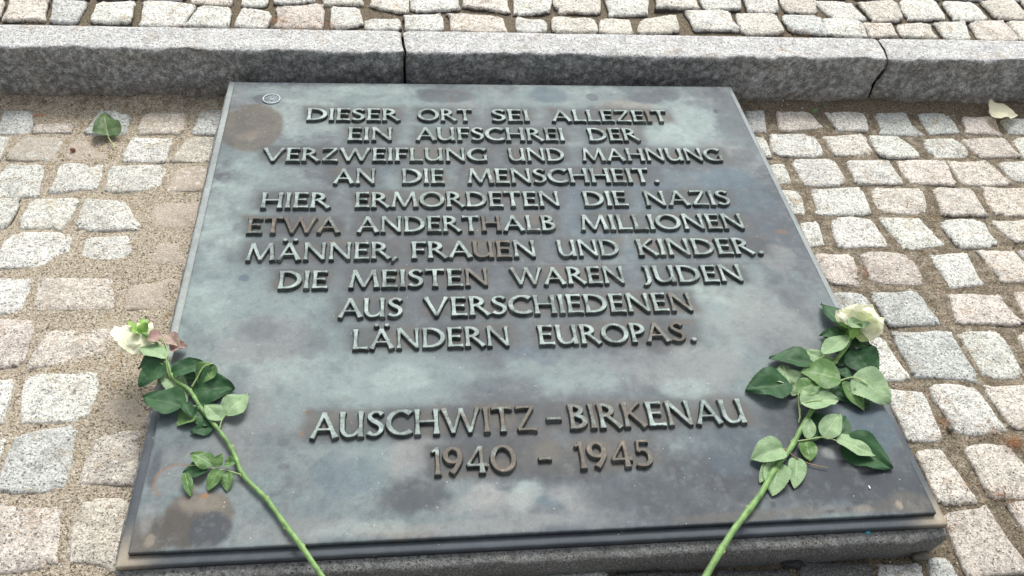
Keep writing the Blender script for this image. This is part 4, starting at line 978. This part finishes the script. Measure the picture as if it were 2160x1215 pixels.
left_stalks = [
    ('petiole', .0014, P3(a, (705, 715, .010), (750, 640, .016), (810, 540, .024), (888, 514, .024))),
    ('petiole', .0013, P3(a, (525, 640, .012), (495, 560, .018), (490, 465, .026), (500, 400, .024), (455, 290, .026))),
    ('petiole', .0012, P3(a, (490, 400, .022), (470, 330, .024), (420, 315, .026))),
    ('petiole', .0012, P3(a, (515, 590, .014), (470, 530, .020), (440, 510, .022))),
    ('petiole', .0012, P3(a, (780, 885, .010), (745, 880, .012), (700, 870, .010))),
    ('petiole', .0012, P3(a, (945, 1070, .006), (960, 1005, .008), (990, 960, .008), (1080, 870, .013))),
    ('petiole', .0010, P3(g, (1540, 578, .008), (1445, 550, .009), (1360, 538, .009), (1295, 515, .011), (1195, 515, .010)))]
rose('cut_rose', 'cream rose lying face down across the left edge of the plaque',
     [(299, 702, .026), (318, 712, .027), (342, 738, .022), (352, 762, .018), (366, 797, .014), (400, 824, .010), (423, 860, .009), (453, 897, .008), (488, 945, .007), (513, 1002, .0065), (562, 1053, .0065), (606, 1113, .007), (637, 1154, .008), (680, 1216, .010), (742, 1300, .012)],
     (.0028, .0040), [(404, 818, .010), (423, 860, .009), (488, 945, .007), (513, 1003, .0065), (563, 1055, .0065), (605, 1112, .007), (637, 1153, .008)],
     left_leaves, left_stalks,
     dict(px=(297, 700, .022), axis=(-.50, -.22, -.72), r=.0215, len=1.0, seed=4, extra=[((290, 697), (257, 738), .036, .026, .020, 0), ((292, 700), (286, 748), .034, .026, .014, 0), ((292, 697), (252, 710), .032, .028, .020, 0), ((292, 700), (322, 682), .026, .028, .022, 0), ((292, 700), (318, 738), .026, .024, .014, 0)], layers=((5, 1.0, .62, .9), (5, .88, .62, .6), (5, .70, .6, .4), (4, .5, .7, .2), (3, .3, .9, .1)),
          sepals=((.3, .022, .5), (1.6, .020, .3), (2.9, .026, .4), (4.2, .022, .5), (5.4, .020, .3)), gk=9),
     un(450, 900, PZ))

b5 = lambda x, y: (1540 + x / 4.05, 600 + y / 4.05)
b6 = lambda x, y: (1540 + x / 3.422, 860 + y / 3.422)
right_leaves = [
    LF(b5, 'dark', 990, 405, 775, 165, 130, 4.05, .010, .006),
    LF(b5, 'dark', 990, 415, 765, 435, 75, 4.05, .010, .006),
    LF(b5, 'dark', 920, 420, 780, 540, 80, 4.05, .008, .003),
    LF(b5, 'dark', 1040, 415, 1200, 520, 75, 4.05, .016, .008),
    LF(b5, 'dark', 1005, 475, 1240, 580, 125, 4.05, .012, .006),
    LF(b5, 'dark', 1060, 565, 925, 700, 150, 4.05, .005, .003),
    LF(b5, 'dark', 1050, 560, 1245, 800, 180, 4.05, .013, .008),
    LF(b5, 'dark', 1040, 780, 915, 745, 80, 4.05, .004, .004),
    LF(b5, 'dark', 870, 870, 1050, 1010, 120, 4.05, .004, .003),
    LF(b5, 'dark', 1080, 960, 1190, 1070, 80, 4.05, .003, .003),
    LF(b5, 'pale', 870, 720, 638, 555, 100, 4.05, .008, .012),
    LF(b5, 'dark', 745, 680, 330, 635, 165, 4.05, .012, .008, curl=.12),
    LF(b5, 'pale', 800, 600, 1025, 440, 125, 4.05, .024, .022, fold=.3),
    LF(b5, 'pale', 515, 860, 450, 690, 195, 4.05, .006, .010),
    LF(b5, 'pale', 580, 930, 470, 855, 80, 4.05, .005, .006),
    LF(b5, 'dark', 515, 850, 130, 905, 215, 4.05, .010, .004, curl=.12),
    LF(b5, 'pale', 640, 940, 830, 880, 75, 4.05, .008, .010),
    LF(b5, 'mid', 945, 810, 590, 755, 185, 4.05, .026, .020, curl=.1),
    LF(b5, 'mid', 580, 925, 775, 820, 130, 4.05, .022, .026),
    LF(b5, 'pale', 605, 1015, 925, 985, 165, 4.05, .022, .018, curl=.15),
    LF(b5, 'mid', 965, 830, 1150, 1085, 95, 4.05, .018, .004),
    LF(b5, 'pale', 1055, 775, 1370, 1015, 205, 4.05, .020, .010, curl=.12),
    LF(b5, 'pale', 1010, 345, 1215, 300, 85, 4.05, .048, .052, fold=.1),
    LF(b6, 'pale', 555, 222, 575, 75, 85, 3.422, .006, .012, fold=.4),
    LF(b6, 'dark', 670, 200, 595, 50, 130, 3.422, .003, .003),
    LF(b6, 'dark', 790, 215, 835, 60, 110, 3.422, .003, .003),
    LF(b6, 'pale', 668, 215, 790, 45, 140, 3.422, .010, .014, curl=.2),
    LF(b6, 'dark', 800, 240, 1175, 440, 180, 3.422, .003, .004),
    LF(b6, 'pale', 768, 225, 1045, 355, 130, 3.422, .012, .010),
    LF(b6, 'dark', 660, 195, 555, 232, 45, 3.422, .006, .004),
    LF(b6, 'yellowing', 545, 240, 578, 392, 105, 3.422, .008, .003),
    LF(b6, 'pale', 388, 292, 150, 375, 160, 3.422, .012, .006, fold=.4),
    LF(b6, 'pale', 320, 395, 212, 545, 90, 3.422, .004, .002, fold=.4),
    LF(b6, 'pale', 350, 395, 305, 640, 165, 3.422, .006, .003, fold=.3),
    LF(b6, 'pale', 482, 362, 463, 585, 115, 3.422, .005, .003, fold=.3)]
right_stalks = [
    ('petiole', .0015, P3(b5, (815, 918, .012), (880, 865, .020), (950, 820, .026), (1060, 795, .022), (1180, 860, .0225))),
    ('petiole', .0014, P3(b5, (735, 650, .016), (780, 625, .020), (830, 605, .024), (880, 640, .016))),
    ('petiole', .0014, P3(b5, (598, 1150, .008), (588, 1020, .014), (582, 930, .022))),
    ('petiole', .0012, P3(b5, (600, 1022, .018), (680, 1000, .024), (790, 985, .026))),
    ('petiole', .0012, P3(b5, (1025, 430, .024), (1015, 385, .036), (1020, 340, .045))),
    ('petiole', .0013, P3(b6, (465, 245, .010), (550, 232, .010), (670, 213, .010), (770, 238, .012))),
    ('drystalk', .0010, P3(b6, (385, 292, .012), (430, 325, .010), (490, 370, .006), (560, 400, .004), (640, 422, .004), (708, 434, .004))),
    ('petiole', .0010, P3(b6, (505, 5, .014), (502, 60, .010), (495, 110, .008)))]
rose('cut_rose', 'wilted cream rose with many leaves lying across the right edge of the plaque',
     [(1806, 684, .030), (1797, 705, .026), (1783, 735, .020), (1757, 768, .014), (1742, 800, .010), (1725, 840, .009), (1712, 866, .009), (1686, 912, .008), (1668, 945, .008), (1634, 991, .008), (1606, 1040, .008), (1581, 1074, .008), (1546, 1120, .009), (1520, 1162, .010), (1488, 1216, .012), (1440, 1296, .014)],
     (.0036, .0052), [(1757, 762, .014), (1672, 932, .008), (1634, 991, .008), (1581, 1074, .008), (1520, 1162, .010)],
     right_leaves, right_stalks,
     dict(px=(1804, 694, .034), axis=(.42, .60, .16), r=.0215, len=1.0, seed=11, extra=[((1806, 688), (1764, 655), .022, .040, .050, 0), ((1804, 684), (1806, 640), .046, .040, .052, 0), ((1808, 684), (1842, 644), .044, .040, .052, 0), ((1808, 688), (1866, 672), .040, .038, .046, 0), ((1806, 692), (1862, 700), .040, .034, .034, 0), ((1804, 694), (1838, 718), .032, .032, .024, 1)], layers=((5, 1.0, .66, 1.0), (5, .90, .60, 1.1), (5, .72, .6, .6), (4, .5, .7, .2), (3, .3, .9, .1)),
          sepals=((.3, .020, .2), (1.9, .018, .3), (3.4, .022, .3), (4.9, .020, .3)), gk=1),
     un(1650, 970, PZ))

# ------------------------------------------------------------------ small things lying about
def flat_leaf(name, label, cat, mat, b, t, wpx, z, hb, ht, **kw):
    B = un(*b, z + hb); T = un(*t, z + ht); root = empty(name, B); tag(root, label, cat)
    sc_ = 1 / np.linalg.norm(un(b[0] + 1, b[1], z) - un(b[0], b[1], z))
    put_leaf(root, 'blade', mat, B, T, wpx / sc_, z, 7, **kw); return root, B, T
lf, B, T = flat_leaf('fallen_leaf', 'green heart-shaped leaf lying on the setts by the kerb on the left', 'leaf', 'lime_leaf', (228, 288), (218, 238), 62, 0, .012, .02, curl=.1, fold=.15, serr=.5, shape=.72, wave=1.6)
V, F = tube(smooth_path([un(228, 289, .012), un(233, 297, .010), (un(239, 306, .006)), un(241, 315, .004)], 4), .0012, 6)
link('leaf_stalk', mesh_from('leaf_stalk', np.array(V) - B, F, M['node']), lf)
flat_leaf('fallen_petal', 'curled pale cream petal lying by the kerb at the right side', 'petal', 'cream_leaf', (2086, 234), (2146, 244), 62, 0, .020, .016, curl=.25, fold=.15, serr=0, wave=1.0, shape=.8)
flat_leaf('brown_leaf', 'small shrivelled brown leaf left of the green leaf', 'leaf', 'brownleaf', (68, 249), (102, 243), 8, 0, .008, .01, curl=.3, fold=.6)
flat_leaf('green_sprout', 'tiny green leaflet in the joint right of the plaque', 'leaf', 'mid', (1716, 238), (1724, 230), 10, 0, .004, .01, curl=.3, fold=.2)

def pebble(name, label, cat, mat, px, z, r, seed, parent=None):
    bm = bmesh.new(); bmesh.ops.create_icosphere(bm, subdivisions=2, radius=1)
    rr = random.Random(seed); ph = rr.random() * 9
    for v in bm.verts:
        k = 1 + .16 * math.sin(v.co.x * 3 + ph) + .12 * math.sin(v.co.y * 4 + ph * 2) + rr.uniform(-.04, .04)
        v.co = Vector((v.co.x * r[0] * k, v.co.y * r[1] * k, v.co.z * r[2] * k))
    me = bpy.data.meshes.new(name); bm.to_mesh(me); bm.free(); me.materials.append(M[mat]); me.polygons.foreach_set('use_smooth', [True] * len(me.polygons))
    p = un(px[0], px[1], z); o = link(name, me, None, p); tag(o, label, cat); return o
pebble('pebble', 'smooth dark oval pebble under the right front corner of the plaque', 'pebble', 'pebble', (1942, 1170), .006, (.016, .008, .007), 3)
pebble('charred_lump', 'black charred lump in front of the plaque base', 'lump', 'cinder', (1668, 1184), .004, (.015, .010, .006), 5)
pebble('paint_flake', 'small turquoise flake on the front edge of the base', 'flake', 'bluechip', (1830, 1123), .052, (.0045, .003, .002), 6)
pebble('white_crumb', 'white crumb on the plaque right of the right rose', 'crumb', 'chip', (1834, 1028), PZ + .001, (.0016, .0026, .0012), 8)
pebble('rice_grain', 'white grain lying by the kerb, nearest the plaque corner', 'grain', 'chip', (1652, 212), .010, (.0010, .0050, .0012), 9)
pebble('rice_grain', 'white grain by the kerb right of the plaque, farther from it', 'grain', 'chip', (1757, 207), .012, (.0055, .0024, .0014), 10)
pebble('wax_drip', 'cream wax drip left of the sand by the plaque', 'wax', 'node', (391, 407), .004, (.003, .002, .002), 12)
pebble('small_pebble', 'small dark pebble between setts right of the plaque', 'pebble', 'pebble', (2004, 905), .0, (.006, .005, .004), 13)
pebble('small_pebble', 'small brown pebble in the sand below the green leaf', 'pebble', 'brownleaf', (153, 316), .004, (.006, .005, .004), 14)
# clear plastic candle cup bottom
ring = empty('plastic_disc', un(573, 210, PZ)); tag(ring, 'clear plastic disc with frosted rim at the top left of the plaque', 'disc')
R0 = .0165
circ = [(R0 * math.cos(t), R0 * math.sin(t), .0022) for t in np.linspace(0, 2 * math.pi, 41)]
V, F = tube(circ, .0010, 6, False); link('rim', mesh_from('rim', V, F, M['ring']), ring)
gl = NT('clear_plastic'); gl.fin((.80, .86, .90), .15); gl.b.inputs['Transmission Weight'].default_value = .85; gl.b.inputs['IOR'].default_value = 1.2
V = [(0, 0, .0016)] + [(R0 * math.cos(t), R0 * math.sin(t), .0012) for t in np.linspace(0, 2 * math.pi, 40, endpoint=False)]
link('disc', mesh_from('disc', V, [(0, 1 + i, 1 + (i + 1) % 40) for i in range(40)], gl.m), ring)
bm = bmesh.new(); bmesh.ops.create_icosphere(bm, subdivisions=1, radius=.0022)
me = bpy.data.meshes.new('wick_stub'); bm.to_mesh(me); bm.free(); me.materials.append(M['ring']); link('wick_stub', me, ring, (.0005, -.003, .002))

# grit on the ground and dry needles: uncountable
def scatter_grit(n, zone, seed):
    r = np.random.default_rng(seed); V = []; F = []
    oct_ = np.array([(1, 0, 0), (0, 1, 0), (-1, 0, 0), (0, -1, 0), (0, 0, 1), (0, 0, -1)], float); of = [(0, 1, 4), (1, 2, 4), (2, 3, 4), (3, 0, 4), (1, 0, 5), (2, 1, 5), (3, 2, 5), (0, 3, 5)]
    k = 0; X = []; 
    while k < n:
        x, y, z, ok = zone(r)
        if not ok: continue
        s = r.uniform(.0007, .0019) * (1.6 if r.random() < .05 else 1); P = oct_ * s * r.uniform(.6, 1.3, (6, 1)) ; a_ = r.uniform(0, 6.3); c_, s_ = math.cos(a_), math.sin(a_)
        P = P @ np.array([[c_, -s_, 0], [s_, c_, 0], [0, 0, .7]]); P = P + (x, y, z + s * .2); V.append(P); F += [tuple(i + 6 * k for i in f) for f in of]; k += 1
    return np.concatenate(V), F
t = NT('grit'); co = t.coord(); sp = t.n('ShaderNodeSeparateColor'); t.l(t.voro(co, 260), sp.inputs[0])
M['grit'] = t.fin(t.ramp(sp.outputs[0], [(0, (.05, .045, .04)), (.25, (.17, .13, .10)), (.6, (.40, .32, .24)), (.85, (.56, .49, .40)), (1, (.8, .76, .7))]), .9)
def zone_low(r):
    u = r.uniform(-20, 2180); v = r.uniform(205, 1235); p = un(u, v, 0); x, y = p[0], p[1]
    if abs(x) < .55 and abs(y) < .56 or y > KF - .003: return 0, 0, 0, False
    return x, y, float(sand_h(np.array(x), np.array(y))), True
V, F = scatter_grit(9000, zone_low, 5); tag(link('grit', mesh_from('grit', V, F, M['grit'], False)), 'loose sand grains and grit in the joints of the lower paving', kind='stuff')
def zone_up(r):
    u = r.uniform(-20, 2180); v = r.uniform(-30, 85); p = un(u, v, KH); 
    if p[1] < KB + .002: return 0, 0, 0, False
    return p[0], p[1], KH - .008, True
V, F = scatter_grit(1800, zone_up, 6); tag(link('grit', mesh_from('grit', V, F, M['grit'], False)), 'loose grit in the joints of the upper paving behind the kerb', kind='stuff')
r = np.random.default_rng(12); VV = []; FF = []; off = 0
CL = [(2135, 935, 16, 30, 0), (1985, 890, 10, 10, 0), (1990, 850, 25, 6, 0), (2120, 1050, 15, 10, 0), (2090, 900, 60, 10, 0), (1560, 1185, 90, 14, 0), (1840, 1160, 16, 6, 0), (1720, 290, 20, 8, 0), (1790, 225, 30, 6, 0), (1930, 225, 60, 8, 0), (2020, 1030, 60, 12, 0),
      (580, 44, 16, 16, 1), (640, 55, 40, 22, 1), (700, 55, 20, 10, 1), (1700, 73, 30, 12, 1), (380, 50, 40, 8, 1), (1830, 62, 20, 6, 1), (1650, 75, 20, 5, 1), (200, 250, 60, 3, 0), (2000, 320, 60, 8, 0), (1900, 420, 120, 8, 0), (1990, 1110, 20, 6, 0), (2100, 620, 80, 6, 0), (1810, 570, 20, 10, 0)]
for u, v, ru, cnt, up in CL:
    for _ in range(int(cnt * 1.4)):
        z = KH if up else 0; p = un(u + r.normal(0, ru * .6), v + r.normal(0, ru * .22), z + .002); 
        if up: p[1] = max(p[1], KB - .012)
        if not up and abs(p[0]) < .55 and abs(p[1]) < .57: continue
        a_ = r.uniform(0, 6.3); L = r.uniform(.008, .028); d = np.array([math.cos(a_), math.sin(a_), r.uniform(-.05, .15)]); q = np.cross(d, (0, 0, 1)) * r.uniform(-.12, .12) * L
        V, F = tube([p + (0, 0, .002), p + d * L * .5 + q + (0, 0, .003), p + d * L], [.0003, .0004, .0002], 4); VV.append(np.array(V)); FF += [tuple(i + off for i in f) for f in F]; off += len(V)
tag(link('dry_needles', mesh_from('dry_needles', np.concatenate(VV), FF, M['needle'])), 'scattered dry orange pine needles in the joints and along the kerb', kind='stuff')
